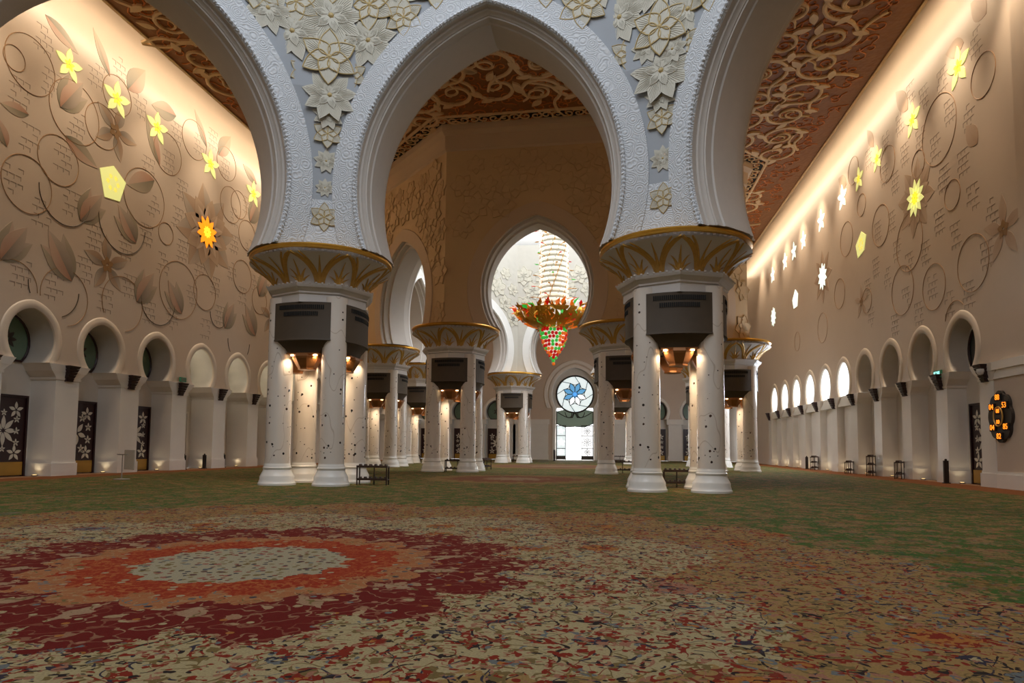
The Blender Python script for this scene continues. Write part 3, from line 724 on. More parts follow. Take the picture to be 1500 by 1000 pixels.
def door_name(): doors[0] += 1; return 'door_%d' % doors[0]

def petal_poly(c, ang, L, Wd, n=6):
    return [(c[0] + u * cos(ang) - v * sin(ang), c[1] + u * sin(ang) + v * cos(ang)) for u, v in petal_outline(L, Wd, n)]
def star_mesh(fr, c, R, n, wr, h0, h1, rot=pi / 2, mb=None, start=.12):
    mb = mb or MB()
    for i in range(n):
        a = rot + 2 * pi * i / n; p = (c[0] + R * start * cos(a), c[1] + R * start * sin(a))
        mb.prism(petal_poly(p, a, R * (1 - start), R * wr), h0, h1, lambda u, v, h: fr(u, v, -h))
    return mb
def flower_door(fr, u, D, lab, kind, h=3.4, hw=1.02):
    """dark leaf set in the back of a niche, inlaid white blossoms, brass kick plate"""
    q = lambda mb, u0, u1, z0, z1, d0, d1: mb.add([fr(a, b, c) for c in (d0, d1) for a, b in ((u0, z0), (u1, z0), (u1, z1), (u0, z1))], [(0, 1, 2, 3), (4, 5, 6, 7), (0, 1, 5, 4), (1, 2, 6, 5), (2, 3, 7, 6), (3, 0, 4, 7)])
    leaf = MB(); q(leaf, u - hw, u + hw, 0.02, h, D - .10, D + .02); L = leaf.build(door_name(), MAT['door_maroon']); tag(L, lab, 'door', kind='structure')
    fm = MB()
    for a, b, c, d in ((u - hw - .09, u - hw, 0, h + .09), (u + hw, u + hw + .09, 0, h + .09), (u - hw, u + hw, h, h + .09)): q(fm, a, b, c, d, D - .16, D)
    fm.build('door_frame', MAT['door_maroon'], L)
    kp = MB(); q(kp, u - hw + .03, u + hw - .03, .05, .62, D - .125, D - .1); kp.build('kick_plate', MAT['brass_plate'], L)
    W_ = MAT['flower_white']; dd = lambda uu, zz, hh: fr(uu, zz, D - .10 + hh)
    fl_ = [(-.56, 2.85, .36, 5), (.56, 2.85, .36, 5), (-.56, 1.0, .36, 5), (.56, 1.0, .36, 5)]
    if kind == 0: fl_ += [(0, 1.95, .66, 8)] + [(.62 * s, 1.95 + e, .17, 5) for s in (-1, 1) for e in (-.5, 0, .5)] + [(0, 2.72, .15, 5), (0, 1.18, .15, 5)]
    else: fl_ += [(0, 1.93, .56, 5)] + [(.72 * cos(k * pi / 4 + .39), 1.93 + .80 * sin(k * pi / 4 + .39), .22, 5) for k in range(8)]
    for du, z, R, n in fl_:
        star_mesh(dd, (u + du, z), R, n, .30 if n > 5 else .40, 0.0, .015, rot=pi / 2 if n > 5 or R < .5 else -pi / 2).build('white_blossom', W_, L)
    return L
def arch_window(fr, u, d, lab, glass, sc=.9, motif=None, frame=True):
    P = [(x * sc, z * sc + .05) for x, z in arc_pts(PARW, 0, 10)]
    mb = MB(); mb.prism([(u + x, ZI + z) for x, z in P], 0, .03, lambda a, b, h: fr(a, b, d - h))
    w = mb.build(win_name(), MAT[glass]); tag(w, lab, 'window', kind='structure')
    if frame:
        MB().tube([fr(u + x, ZI + z, d - .05) for x, z in P], .055, 6, 0, True).build('window_frame', MAT['door_maroon'], w)
    if motif:
        star_mesh(lambda a, b, h: fr(a, b, d - .03 + h), (u, ZI + .95), .45, motif, .4, 0, .015).build('flower_motif', MAT['frame_dark'], w)
    return w

def side_wall(name, label, fr, y0, b, ks, spec, mirror_label, near_end, far_end):
    """arcade wall: horseshoe niches in a row; spec(k) -> (depth, sort)"""
    mb = MB(); u_lo = y0 + (ks[0] - .5) * b; u_hi = y0 + (ks[-1] + .5) * b
    for k in ks: add_panel(mb, fr, [(u, z + ZI) for u, z in arc_pts(PARW, 0, 14)], ZI + HBW, b / 2, ZI, WALL_TOP, y0 + k * b)
    for a, c in ((near_end, u_lo), (u_hi, far_end)):
        mb.add([fr(a, 0, 0), fr(c, 0, 0), fr(c, WALL_TOP, 0), fr(a, WALL_TOP, 0)], [(0, 1, 2, 3)])
    wall = mb.build(name, MAT['wall_marble']); tag(wall, label, 'wall', kind='structure')
    pw = b / 2 - 1.30
    def qb(mb, u0, u1, z0, z1, d0, d1, mi=0):
        mb.add([fr(a, bb, c) for c in (d0, d1) for a, bb in ((u0, z0), (u1, z0), (u1, z1), (u0, z1))], [(0, 1, 2, 3), (4, 5, 6, 7), (0, 1, 5, 4), (1, 2, 6, 5), (2, 3, 7, 6), (3, 0, 4, 7)], mi)
    for k in list(ks) + [ks[-1] + 1]:
        c = y0 + (k - .5) * b; D = 1.5
        p = MB(); qb(p, c - pw, c + pw, .62, ZI0, -0.02, D); p.build('pilaster', MAT['marble'], wall)
        p = MB(); qb(p, c - pw - .07, c + pw + .07, 0, .55, -.07, D); qb(p, c - pw - .03, c + pw + .03, .55, .64, -.03, D); p.build('plinth', MAT['marble'], wall)
        im = MB(); e = b / 2 - .80
        for z0, z1, w0, w1, d0, d1 in ((ZI0 - .06, ZI0 + .04, pw + .05, pw + .07, -.05, -.07), (ZI0 + .04, ZI0 + .30, pw + .02, pw + (e - pw) * .55, -.03, -.08), (ZI0 + .30, ZI, pw + (e - pw) * .60, e, -.09, -.13)):
            rows = [[fr(c - w, z, D), fr(c - w, z, d), fr(c + w, z, d), fr(c + w, z, D)] for z, w, d in ((z0, w0, d0), (z1, w1, d1))]
            im.grid(rows); im.add(rows[0] + rows[1], [(0, 1, 2, 3), (4, 5, 6, 7)])
        im.build('impost', MAT['marble_trim'], wall)
    for k in ks:
        c = y0 + k * b; D, sort = spec(k)
        P = lambda o: arc_pts(PARW, o, 16)
        so = MB(); so.grid([[fr(c + u, z + ZI, d) for u, z in P(0)] for d in (0, D)]); so.build('niche_vault', MAT['niche'], wall, smooth=True)
        am = MB(); am.grid([[fr(c + u, z + ZI, d) for u, z in P(o)] for d, o in ((.05, -.02), (-.03, 0), (-.06, .05), (-.06, .30), (-.03, .34), (0, .36))]); am.build('arch_moulding', MAT['arch_ring'], wall, smooth=True)
        nb = MB(); nb.add([fr(c - b / 2, 0, D), fr(c + b / 2, 0, D), fr(c + b / 2, ZI + 2.6, D), fr(c - b / 2, ZI + 2.6, D)], [(0, 1, 2, 3)])
        if sort in ('bright', 'open'): qb(nb, c - 1.3, c + 1.3, .02, ZI0 - .05, D - .02, D)
        nb.build('niche_back', MAT['niche' if sort != 'bright' else 'marble'], wall)
    return wall
def spec_left(k): return (1.25, 'door') if k <= 2 else (1.5, 'open')
KL = list(range(-2, 14)); YL0, BL = 24.05, 3.866
wall_left = side_wall('wall_left', 'left marble wall with flower inlays above a horseshoe arcade', fr_left, YL0, BL, KL, spec_left, 'left', YN, YF)
YR0, BR = 30.50, 3.616
def spec_right(k): return (0.45, 'bright') if k >= 4 else (0.78, 'door')
KR = list(range(0, 10)); wall_right = side_wall('wall_right', 'right marble wall with faint flower inlays above a horseshoe arcade', fr_right, YR0, BR, KR, spec_right, 'right', YN, YF)

# doors and windows of the left wall
LD = {-1: ('leftmost dark flower door, cut off by the frame', 0), 0: ('dark door with eight-petalled white blossom, at left frame edge', 0), 1: ('dark door with ring of small blossoms, second from left edge', 1), 2: ('dark narrow-looking flower door nearest the white sign stand', 0)}
for k, (lab, kd) in LD.items(): flower_door(fr_left, YL0 + k * BL, 1.25, lab, kd)
GW = {-1: 'green glass arch window cut off by left frame edge', 0: 'largest green glass arch window, above the leftmost door', 1: 'green glass arch window second from left edge', 2: 'small-looking green glass arch window above the third door'}
for k, lab in GW.items(): arch_window(fr_left, YL0 + k * BL, 1.24, lab, 'glass_green', motif=8 if k % 2 == 0 else 6)
plain('glass_pale', rgb(214, 206, 170), 0.25)
OW = ['first', 'second', 'third', 'fourth', 'fifth', 'sixth']
for i, k in enumerate(range(3, 7)):
    w = arch_window(fr_left, YL0 + k * BL, 1.48, 'pale cream glass in left arcade, %s niche past the flower doors' % OW[i], 'glass_pale', frame=False)
    u = YL0 + k * BL; mb = MB()
    for a, c, z0, z1 in ((u - 1.0, u - .86, 0, 3.3), (u + .86, u + 1.0, 0, 3.3), (u - 1.0, u + 1.0, 3.3, 3.44)):
        mb.add([fr_left(x, z, d) for d in (1.40, 1.48) for x, z in ((a, z0), (c, z0), (c, z1), (a, z1))], [(0, 1, 2, 3), (4, 5, 6, 7), (0, 1, 5, 4), (1, 2, 6, 5), (2, 3, 7, 6), (3, 0, 4, 7)])
    mb.build('door_surround', MAT['marble_trim'], wall_left)
    light('niche_lamp', 'POINT', (XL - .75, u - .2, 6.2), 9, (1, .9, .72), shadow_soft_size=.12)
# right wall: flower door and shaded windows, then six daylight windows
flower_door(fr_right, YR0 - .25, .78, 'dark flower door beside the wall clock, right edge', 0)
arch_window(fr_right, YR0 - .2, .76, 'shaded dark arch window on right wall above the flower door', 'glass_dark')
for i, k in enumerate(range(4, 10)):
    u = YR0 + k * BR
    w = arch_window(fr_right, u, .10, 'bright white arch window on right wall, %s' % ('%s counting from the near end' % (OW + ['seventh', 'eighth', 'ninth'])[i]), 'window_day', sc=1.0, frame=False)
    mb = MB()
    for z0, z1, d in ((ZI0 - .02, ZI0 + .2, .02), (ZI0 + .2, ZI0 + .42, .05), (ZI0 + .42, ZI + .02, .08)):
        mb.add([fr_right(x, z, dd) for dd in (d, .44) for x, z in ((u - 1.3, z0), (u + 1.3, z0), (u + 1.3, z1), (u - 1.3, z1))], [(0, 1, 2, 3), (4, 5, 6, 7), (0, 1, 5, 4), (1, 2, 6, 5), (2, 3, 7, 6), (3, 0, 4, 7)])
    mb.build('window_sill', MAT['marble'], w)
# ledge band, plinth and projecting pier on the near stretch of the right wall
mb = MB(); ue = YR0 - BR / 2 - .6
for z0, z1, d in ((ZI0 - .05, ZI0 + .05, -.07), (ZI0 + .05, ZI0 + .3, -.05), (ZI0 + .3, ZI, -.13), (0, .55, -.09), (.55, .64, -.05)):
    mb.add([fr_right(x, z, dd) for dd in (d, .1) for x, z in ((12, z0), (ue, z0), (ue, z1), (12, z1))], [(0, 1, 2, 3), (4, 5, 6, 7), (0, 1, 5, 4), (1, 2, 6, 5), (2, 3, 7, 6), (3, 0, 4, 7)])
mb.build('ledge', MAT['marble_trim'], wall_right)
mb = MB(); mb.add([fr_right(x, z, dd) for dd in (-.35, .1) for x, z in ((14, ZI + .1), (25.6, ZI + .1), (25.6, ZC + 3.0), (14, ZC + 3.0))], [(0, 1, 2, 3), (4, 5, 6, 7), (0, 1, 5, 4), (1, 2, 6, 5), (2, 3, 7, 6), (3, 0, 4, 7)])
mb.build('pier_face', MAT['wall_marble'], wall_right)

# near wall, closes the hall behind the viewpoint
nw = MB().box(((XL + XR) / 2, YN - .2, WALL_TOP / 2), (XR - XL + 4, .3, WALL_TOP)).build('wall_near', MAT['wall_marble']); tag(nw, 'marble wall closing the hall behind the viewer', 'wall', kind='structure')

# far wall with the stained glass doorway
BF = 4.3; mb = MB(); fb = [CX + s * (9.7 + BF * k) for s in (-1, 1) for k in range(3)]
for u in fb: add_panel(mb, fr_far, [(a, z + ZI) for a, z in arc_pts(PARW, .12, 12)], ZI + HBW, BF / 2, ZI, WALL_TOP, u)
PARD = arc_par(2.75, 1.7, 4.9); ZD = 6.3
PD = [(-2.3, 0)] + [(u, z + ZD) for u, z in arc_pts(PARD, 0, 16)] + [(2.3, 0)]
add_panel(mb, fr_far, PD, ZD + 1.7, 7.55, 0, WALL_TOP, CX)
for u in fb: 
    pass
wall_far = mb.build('wall_far', MAT['wall_marble']); tag(wall_far, 'far marble wall with the stained glass doorway', 'wall', kind='structure')
for u in fb:
    so = MB(); so.grid([[fr_far(u + a, z + ZI, d) for a, z in arc_pts(PARW, .12, 12)] for d in (0, .8)]); so.build('niche_vault', MAT['niche'], wall_far)
    am = MB(); am.grid([[fr_far(u + a, z + ZI, d) for a, z in arc_pts(PARW, o, 12)] for d, o in ((-.0, .10), (-.09, .16), (-.09, .42), (0, .48))]); am.build('arch_moulding', MAT['marble_trim'], wall_far)
for s in (-1, 1):
    for k in range(4):
        c = CX + s * (9.7 - BF / 2 + BF * k)
        p = MB().box((c, YF + .4, 2.15), (1.5, .8, 4.3)).box((c, YF + .36, .3), (1.64, .9, .6)).box((c, YF + .36, 4.6), (1.9, .95, .62)); p.build('pilaster', MAT['marble'], wall_far)
    p = MB().box((CX + s * 5.2, YF + .05, 2.2), (4.0, .4, 4.4)).box((CX + s * 5.2, YF + .0, 4.6), (4.3, .5, .62)).box((CX + s * 5.2, YF, .3), (4.1, .5, .6)); p.build('dado', MAT['marble'], wall_far)
MB().box((CX - 17, YF + .9, 4.2), (20, .2, 8.4)).build('niche_back', MAT['niche'], wall_far); MB().box((CX + 17, YF + .9, 4.2), (20, .2, 8.4)).build('niche_back', MAT['niche'], wall_far)
FN = ['just left of the doorway, behind the far white pillar', 'seen behind the left pillar of the chandelier arch', 'far wall, leftmost', 'seen between the columns of the nearest right pillar', 'behind the pillar by the right wall', 'hidden']
for i, u in enumerate((fb[0], fb[1], fb[2], fb[3], fb[4])):
    flower_door(fr_far, u, .8, 'small far-wall flower door ' + FN[i], i % 2, h=3.7)
    arch_window(fr_far, u, .78, 'green far-wall arch window ' + FN[i], 'glass_green', sc=1.0, motif=6)
# the doorway itself
am = MB(); am.grid([[fr_far(CX + u, z, d) for u, z in ([(-2.3 - o, 0)] + [(a, b + ZD) for a, b in arc_pts(PARD, o, 16)] + [(2.3 + o, 0)])] for d, o in ((.7, 0), (0, 0), (-.10, .06), (-.10, .35), (.0, .42))]); am.build('doorway_reveal', MAT['marble_trim'], wall_far, smooth=True)
rg = MB(); rg.grid([[fr_far(CX + u, z + ZD, d) for u, z in arc_pts(PARD, o, 20)] for d, o in ((0, .55), (-.14, .62), (-.14, .95), (0, 1.02))]); rg.build('arch_moulding', MAT['marble_trim'], wall_far)
t = NT('stained_glass'); v = t.obj(); q = t.vor(v, 1.6); 
t.put(t.b.inputs['Emission Color'], t.mix(t.noise(v, 2.2, 3), rgb(206, 226, 226), rgb(250, 252, 252))); t.b.inputs['Emission Strength'].default_value = .62; t.b.inputs['Base Color'].default_value = rgb(200, 220, 220); MAT['stained_glass'] = t.m
glow('glass_blue', rgb(96, 160, 205), .6); glow('glass_white', rgb(255, 255, 255), 1.0); glow('valance_green', rgb(128, 146, 130), .16)
YD = YF + .5; ZW = 8.0; RW = 2.25
fw_ = lambda u, z, h: (CX + u, YD - h, z)
circ = [(RW * cos(2 * pi * i / 40), ZW + RW * sin(2 * pi * i / 40)) for i in range(40)]
fp = [(u, z + ZD) for u, z in arc_pts(PARD, 0, 16)]
MB().prism(fp, -.12, -.06, fw_).build('doorway_tympanum', MAT['niche'], wall_far)
for s in (-1, 1): MB().prism([(s * 2.2, 0), (s * 2.36, 0), (s * 2.36, 6.4), (s * 2.2, 6.4)], -.12, .02, fw_).build('door_jamb', MAT['niche'], wall_far)
rose = MB().prism(circ, 0, .04, fw_).build(win_name(), MAT['stained_glass']); tag(rose, 'round stained glass window with blue flower and dark tracery', 'window', kind='structure')
MB().tube([fw_(u, z, .06) for u, z in circ], .10, 6, 0, True).build('window_frame', MAT['frame_dark'], rose)
for i in range(8):
    a = i * pi / 4 + pi / 8; star = petal_poly((.25 * cos(a), ZW + .25 * sin(a)), a, 1.25, .62)
    MB().prism(star, .04, .06, fw_).build('pane', MAT['glass_white' if i in (5, 6, 7) else 'glass_blue'], rose)
    MB().tube([fw_(u, z, .08) for u, z in star], .045, 5, 0, True).build('tracery', MAT['frame_dark'], rose)
    MB().tube([fw_(1.45 * cos(a), ZW + 1.45 * sin(a), .08), fw_(1.75 * cos(a + .22), ZW + 1.75 * sin(a + .22), .08), fw_(2.2 * cos(a + .4), ZW + 2.2 * sin(a + .4), .08)], .04, 5).build('tracery', MAT['frame_dark'], rose)
    b_ = a + pi / 8; MB().tube([fw_(1.45 * cos(a), ZW + 1.45 * sin(a), .08), fw_(1.1 * cos(b_), ZW + 1.1 * sin(b_), .08), fw_(1.45 * cos(a + pi / 4), ZW + 1.45 * sin(a + pi / 4), .08)], .04, 5).build('tracery', MAT['frame_dark'], rose)
for i in range(8):
    a = i * pi / 4; MB().prism(petal_poly((0, ZW), a, .62, .3), .06, .09, fw_).build('pane', MAT['glass_blue'], rose)
val = [(-2.25, 4.35), (-1.5, 4.05), (-.6, 3.95), (.2, 4.05), (1.2, 4.0), (2.25, 4.4), (2.25, 5.9), (1.4, 6.1), (.5, 5.75), (-.5, 5.75), (-1.4, 6.1), (-2.25, 5.9)]
va = MB().prism(val, 0, .05, fw_).build(win_name(), MAT['valance_green']); tag(va, 'grey-green glass valance under the round window', 'window', kind='structure')
for s in (-1, 1):
    for x0, x1, x2 in ((.1, .2, 2.1), (.1, .9, 1.2), (.05, .5, .35)):
        MB().tube([fw_(s * u, z, .08) for u, z in bez((s * 0 + x0, 5.7), (x1, 4.5), (x2, 5.8), 8)], .05, 5).build('tracery', MAT['frame_dark'], va)
    MB().tube([fw_(s * u, z, .08) for u, z in ((2.2, 5.9), (2.2, 4.4), (1.2, 4.0), (.1, 4.05))], .05, 5).build('tracery', MAT['frame_dark'], va)
def glazed_leaf(x0, x1, lab, open_):
    L = MB().prism([(x0, 0.03), (x1, 0.03), (x1, 4.2), (x0, 4.2)], 0, .03, fw_).build(door_name(), MAT['stained_glass' if not open_ else 'glass_white']); tag(L, lab, 'door', kind='structure')
    fm = MB()
    for a, b, c, d in ((x0, x0 + .08, 0, 4.2), (x1 - .08, x1, 0, 4.2), (x0, x1, 0.03, .5), (x0, x1, 1.35, 1.43), (x0, x1, 2.9, 2.98), (x0, x1, 4.12, 4.2)): fm.prism([(a, c), (b, c), (b, d), (a, d)], .03, .09, fw_)
    fm.build('door_frame', MAT['frame_dark'], L); xm = (x0 + x1) / 2
    for z, R in ((.95, .35), (2.15, .5), (3.5, .4)):
        if open_:
            for i in range(8):
                a = i * pi / 4; P = petal_poly((xm + .1 * R * cos(a), z + .1 * R * sin(a)), a, R * 1.1, R * .42); MB().tube([fw_(u, zz, .06) for u, zz in P], .028, 4, 0, True).build('tracery', MAT['frame_dark'], L)
        else: star_mesh(lambda u, z_, h: fw_(u, z_, .03 - h), (xm, z), R, 5, .42, 0, .02).build('pane', MAT['glass_white'], L)
glazed_leaf(-2.25, -1.08, 'pale glazed door leaf with white stars, left of bright opening', False)
glazed_leaf(.78, 2.25, 'glazed door leaf with dark flower tracery, right of bright opening', True)
og = MB().box((CX, YF + 12, -.2), (40, 22, .2)).build('terrace', MAT['flower_white']); tag(og, 'bright pale terrace outside the far doorway', 'terrace', kind='structure')
# ------------------------------------------------------------------ flower inlays of the side walls
def wl(px, py, X):
    p = on_x(px, py, X); return (p.y, p.z)
def scale_at(px, py, X):
    p = on_x(px, py, X); return F_PX / (p - EYE).dot(_fw)
class Inlay:
    def __init__(s, X, wall):
        s.X, s.wall, s.sg = X, wall, (1 if X < 0 else -1)
        s.tf = lambda u, v, h: (X + s.sg * h, u, v)
    def half(s, B, T, wr, side, mat, name, parent, h=.012, h0=0.0, off=0.0):
        L = sqrt((T[0] - B[0]) ** 2 + (T[1] - B[1]) ** 2); a = atan2(T[1] - B[1], T[0] - B[0]); n = 8
        P = [(L * i / n, 0) for i in range(n + 1)]
        Q = [(L * i / n, side * L * wr / 2 * sin(pi * (i / n) ** .85)) for i in range(n - 1, 0, -1)]
        fade = [i / n for i in range(n + 1)] + [.25 + .75 * i / n for i in range(n - 1, 0, -1)]
        poly = [(B[0] + u * cos(a) - v * sin(a), B[1] + u * sin(a) + v * cos(a)) for u, v in P + Q]
        mb = MB(); mb.prism(poly, h0, h, s.tf, fade=fade); return mb.build(name, MAT[mat], parent)
    def leaf(s, b, t, wr, m1='petal_green', m2='petal_rose'):
        B, T = wl(*b, s.X), wl(*t, s.X)
        o = s.half(B, T, wr, 1, m1, 'inlay_leaf', s.wall); s.half(B, T, wr, -1, m2, 'half_leaf', o)
    def tulip(s, b, t, wr=.42, ms=('petal_grey', 'petal_green', 'petal_rose')):
        B, T = wl(*b, s.X), wl(*t, s.X); L = sqrt((T[0] - B[0]) ** 2 + (T[1] - B[1]) ** 2); a = atan2(T[1] - B[1], T[0] - B[0])
        first_ = None
        for i, da in enumerate((-.34, .34, 0)):
            k = (.92, .92, 1.05)[i]; T2_ = (B[0] + L * k * cos(a + da), B[1] + L * k * sin(a + da))
            for sd in (1, -1):
                o = s.half(B, T2_, wr, sd, ms[i] if sd > 0 else ms[(i + 1) % 3], 'inlay_leaf' if first_ is None else 'petal', s.wall if first_ is None else first_, .010 + .006 * i)
                first_ = first_ or o
    def loop(s, px, py, ry, dark=False, a0=0, a1=2 * pi):
        c = wl(px, py, s.X); R = ry / scale_at(px, py, s.X); n = 36; full = abs(a1 - a0 - 2 * pi) < 1e-6
        pts = [s.tf(c[0] + R * cos(a0 + (a1 - a0) * i / n), c[1] + R * sin(a0 + (a1 - a0) * i / n), .006) for i in range(n if full else n + 1)]
        y0, b, ks = (YL0, BL, KL) if s.X < 0 else (YR0, BR, KR)
        def clear(p):
            if p[2] > ZI + 3.2: return True
            if p[2] < ZI: return False
            k = round((p[1] - y0) / b); d = p[1] - (y0 + k * b); return k not in ks or sqrt(d * d + (p[2] - ZI - HBW) ** 2) > 1.85
        if full: pts = pts + pts[:1]
        mb = MB(); run = []
        for p in pts + [None]:
            if p is not None and clear(p): run.append(p)
            else:
                if len(run) > 2: mb.tube(run, .022 if dark else .016, 5)
                run = []
        if mb.v: mb.build('vine', MAT['vine_dark' if dark else 'vine_line' if s.X < 0 else 'vine_pale'], s.wall)
    def flower(s, px, py, ry, n, wr, mats, rot=pi / 2, core=True, inner=None, h=.012):
        c = wl(px, py, s.X); R = ry / scale_at(px, py, s.X)
        hub = star_mesh(lambda u, v, hh: s.tf(u, v, -hh), c, R * (.28 if n == 5 else .04), 5, .7, 0, h + .006, rot).build('inlay_flower', MAT['flower_centre'], s.wall)
        for i in range(n):
            a = rot + 2 * pi * i / n; B = (c[0] + R * .1 * cos(a), c[1] + R * .1 * sin(a)); T = (c[0] + R * cos(a), c[1] + R * sin(a))
            s.half(B, T, wr, 1, mats[i % len(mats)], 'petal', hub, h); s.half(B, T, wr, -1, mats[(i + 1) % len(mats)], 'petal', hub, h)
        return hub
    def star(s, px, py, ry, n, wr, lab, m='star_yellow', core='star_core', rot=pi / 2, petal_start=.08):
        c = wl(px, py, s.X); R = ry / scale_at(px, py, s.X)
        o = star_mesh(lambda u, v, hh: s.tf(u, v, -hh), c, R * .38, n, .5, 0, .045, rot).build(win_name(), MAT[core]); tag(o, lab, 'flower window', kind='structure')
        for i in range(n):
            a = rot + 2 * pi * i / n; mb = MB(); mb.prism(petal_poly((c[0] + R * petal_start * cos(a), c[1] + R * petal_start * sin(a)), a, R * .92, R * wr), 0, .03, s.tf); mb.build('pane', MAT[m], o)
    def poly(s, pts, lab, m):
        P = [wl(*p, s.X) for p in pts]; o = MB().prism(P, 0, .025, s.tf).build(win_name(), MAT[m]); tag(o, lab, 'window', kind='structure')
        cc = (sum(p[0] for p in P) / len(P), sum(p[1] for p in P) / len(P)); k = max(abs(p[1] - cc[1]) for p in P)
        for i in range(6):
            a = i * pi / 3; R = .16 * k; star_mesh(lambda u, v, hh: s.tf(u, v, .025 - hh), (cc[0] + .38 * k * cos(a), cc[1] + .38 * k * sin(a)), R, 6, .3, 0, .006).build('etched_star', MAT['star_core' if m == 'star_yellow' else 'star_white'], o)
    def script(s, pts, size=.78):
        mb = MB(); rg = random.Random(5)
        for px, py in pts:
            c = wl(px, py, s.X)
            for r in range(4):
                for q in range(3):
                    u = c[0] + (q - 1) * .40 * size + (r % 2) * .10; v = c[1] + (r - 1.5) * .42 * size
                    if rg.random() < .12: continue
                    mb.prism([(u - .13, v), (u + .12, v), (u + .12, v + .028), (u - .13, v + .028)], 0, .006, s.tf)
                    mb.prism([(u + .095, v - .16), (u + .12, v - .16), (u + .12, v + .03), (u + .095, v + .03)], 0, .006, s.tf)
        tag(mb.build('script_inlay', MAT['script_inlay'], s.wall), kind='stuff')
IL = Inlay(XL, wall_left)
IL.script([(63, 55), (27, 132), (74, 120), (140, 108), (174, 98), (42, 200), (111, 179), (204, 154), (91, 230), (17, 260), (258, 193), (291, 210), (311, 202), (216, 244), (246, 235), (329, 244), (60, 310), (104, 296), (224, 300), (266, 277), (259, 317), (137, 345), (183, 361), (213, 342), (122, 393), (78, 418), (29, 398), (188, 417), (238, 384), (266, 365), (291, 401), (153, 438), (217, 456), (251, 466), (280, 432), (314, 418), (343, 317), (361, 300), (342, 356), (339, 396), (321, 460), (300, 480), (365, 362), (374, 415), (354, 432)])
for a in ((21, 85, 18), (45, 95, 42), (110, 165, 45), (86, 235, 36), (40, 270, 42), (150, 185, 32), (212, 290, 42), (172, 140, 28), (246, 225, 30), (285, 205, 28), (332, 240, 24), (243, 342, 16), (95, 435, 42), (180, 445, 40), (262, 425, 42), (300, 428, 26), (338, 300, 26), (362, 345, 22), (355, 405, 24), (20, 420, 40), (350, 300, 20), (380, 440, 20)): IL.loop(*a)
for a in ((96, 285, 45), (180, 325, 46), (80, 420, 44), (232, 440, 36), (350, 500, 28), (320, 460, 20)): IL.loop(*a, dark=True, a0=pi, a1=2 * pi)
for b, t, w in (((66, 21), (115, 80), .34), ((161, 112), (136, 40), .26), ((187, 131), (213, 103), .55), ((95, 198), (143, 247), .40), ((234, 243), (213, 162), .28), ((258, 170), (222, 153), .5), ((226, 264), (186, 270), .5), ((303, 216), (285, 160), .26), ((320, 227), (338, 200), .5), ((376, 270), (356, 240), .4), ((399, 285), (388, 245), .3), ((42, 168), (0, 150), .42), ((10, 215), (-5, 170), .5)): IL.leaf(b, t, w)
for b, t in (((88, 157), (120, 123)), ((0, 380), (38, 335)), ((105, 412), (72, 340)), ((117, 323), (148, 287)), ((199, 356), (174, 302)), ((200, 442), (224, 402)), ((266, 460), (247, 413)), ((329, 481), (342, 446)), ((374, 492), (360, 448)), ((366, 325), (378, 297)), ((379, 433), (391, 403))): IL.tulip(b, t)
IL.flower(169, 192, 44, 5, .46, ('petal_brown', 'petal_grey'), -pi / 2 + .3)
IL.flower(157, 388, 44, 5, .46, ('petal_brown', 'petal_grey'), pi / 2 + .1)
IL.flower(397, 465, 30, 5, .46, ('petal_brown', 'petal_grey'))
IL.flower(303, 340, 70, 8, .55, ('petal_brown', 'petal_grey'), pi / 2 + .2, h=.010); IL.flower(303, 340, 52, 8, .62, ('petal_brown', 'petal_brown'), pi / 2 + .2 + pi / 8, h=.014); IL.flower(303, 340, 40, 10, .4, ('petal_pale', 'petal_brown'), h=.018)
IL.star(303, 340, 24, 10, .42, 'glowing orange ten-pointed flower window, left wall', 'star_orange', 'star_sun')
ST = [(101, 95, 25, 'nearest the upper left corner'), (171, 145, 27, 'second from upper left corner'), (230, 187, 24, 'third from upper left corner'), (308, 240, 22, 'fourth from upper left, above orange flower'), (371, 284, 20, 'fifth from upper left, beside white arch'), (400, 302, 14, 'sixth, cut by white arch leg')]
for px, py, r, l in ST: IL.star(px, py, r, 5, .46, 'yellow lit star flower window on left wall, ' + l, 'star_yellow')
IL.poly([(146, 246), (166, 243), (184, 268), (175, 295), (153, 288)], 'yellow lit five-sided glass window on left wall', 'star_yellow')
IR = Inlay(XR, wall_right)
IR.script([(1430, 59), (1381, 115), (1354, 140), (1392, 160), (1420, 168), (1335, 134), (1319, 179), (1349, 202), (1371, 213), (1298, 207), (1412, 235), (1385, 258), (1326, 224), (1296, 255), (1312, 266), (1273, 230), (1382, 261), (1426, 286), (1455, 306), (1377, 323), (1401, 342), (1307, 323), (1287, 337), (1315, 365), (1357, 368), (1333, 384), (1367, 418), (1420, 429), (1301, 405), (1284, 390), (1328, 435), (1347, 457), (1312, 474), (1277, 463), (1272, 421), (1447, 370), (1391, 443)], .74)
for a in ((1440, 110, 32), (1375, 190, 50), (1300, 240, 26), (1262, 300, 16), (1332, 355, 42), (1395, 285, 22), (1322, 425, 36), (1270, 440, 18), (1368, 420, 34), (1205, 480, 22), (1168, 500, 14), (1230, 430, 22), (1425, 385, 42), (1250, 250, 20), (1400, 470, 30), (1240, 350, 25), (1345, 240, 20), (1290, 330, 30)): IR.loop(*a)
for b, t, w in (((1412, 62), (1385, 80), .5), ((1432, 210), (1415, 185), .6), ((1445, 20), (1422, 5), .6), ((1330, 160), (1312, 135), .45), ((1280, 215), (1270, 190), .4), ((1240, 270), (1228, 262), .5)): IR.leaf(b, t, w, 'petal_pale', 'petal_pale')
IR.flower(1341, 290, 58, 8, .5, ('petal_pale', 'petal_brown'), pi / 2 + .2); IR.flower(1341, 290, 42, 8, .45, ('petal_pale', 'petal_brown'), pi / 2 + .6, h=.016)
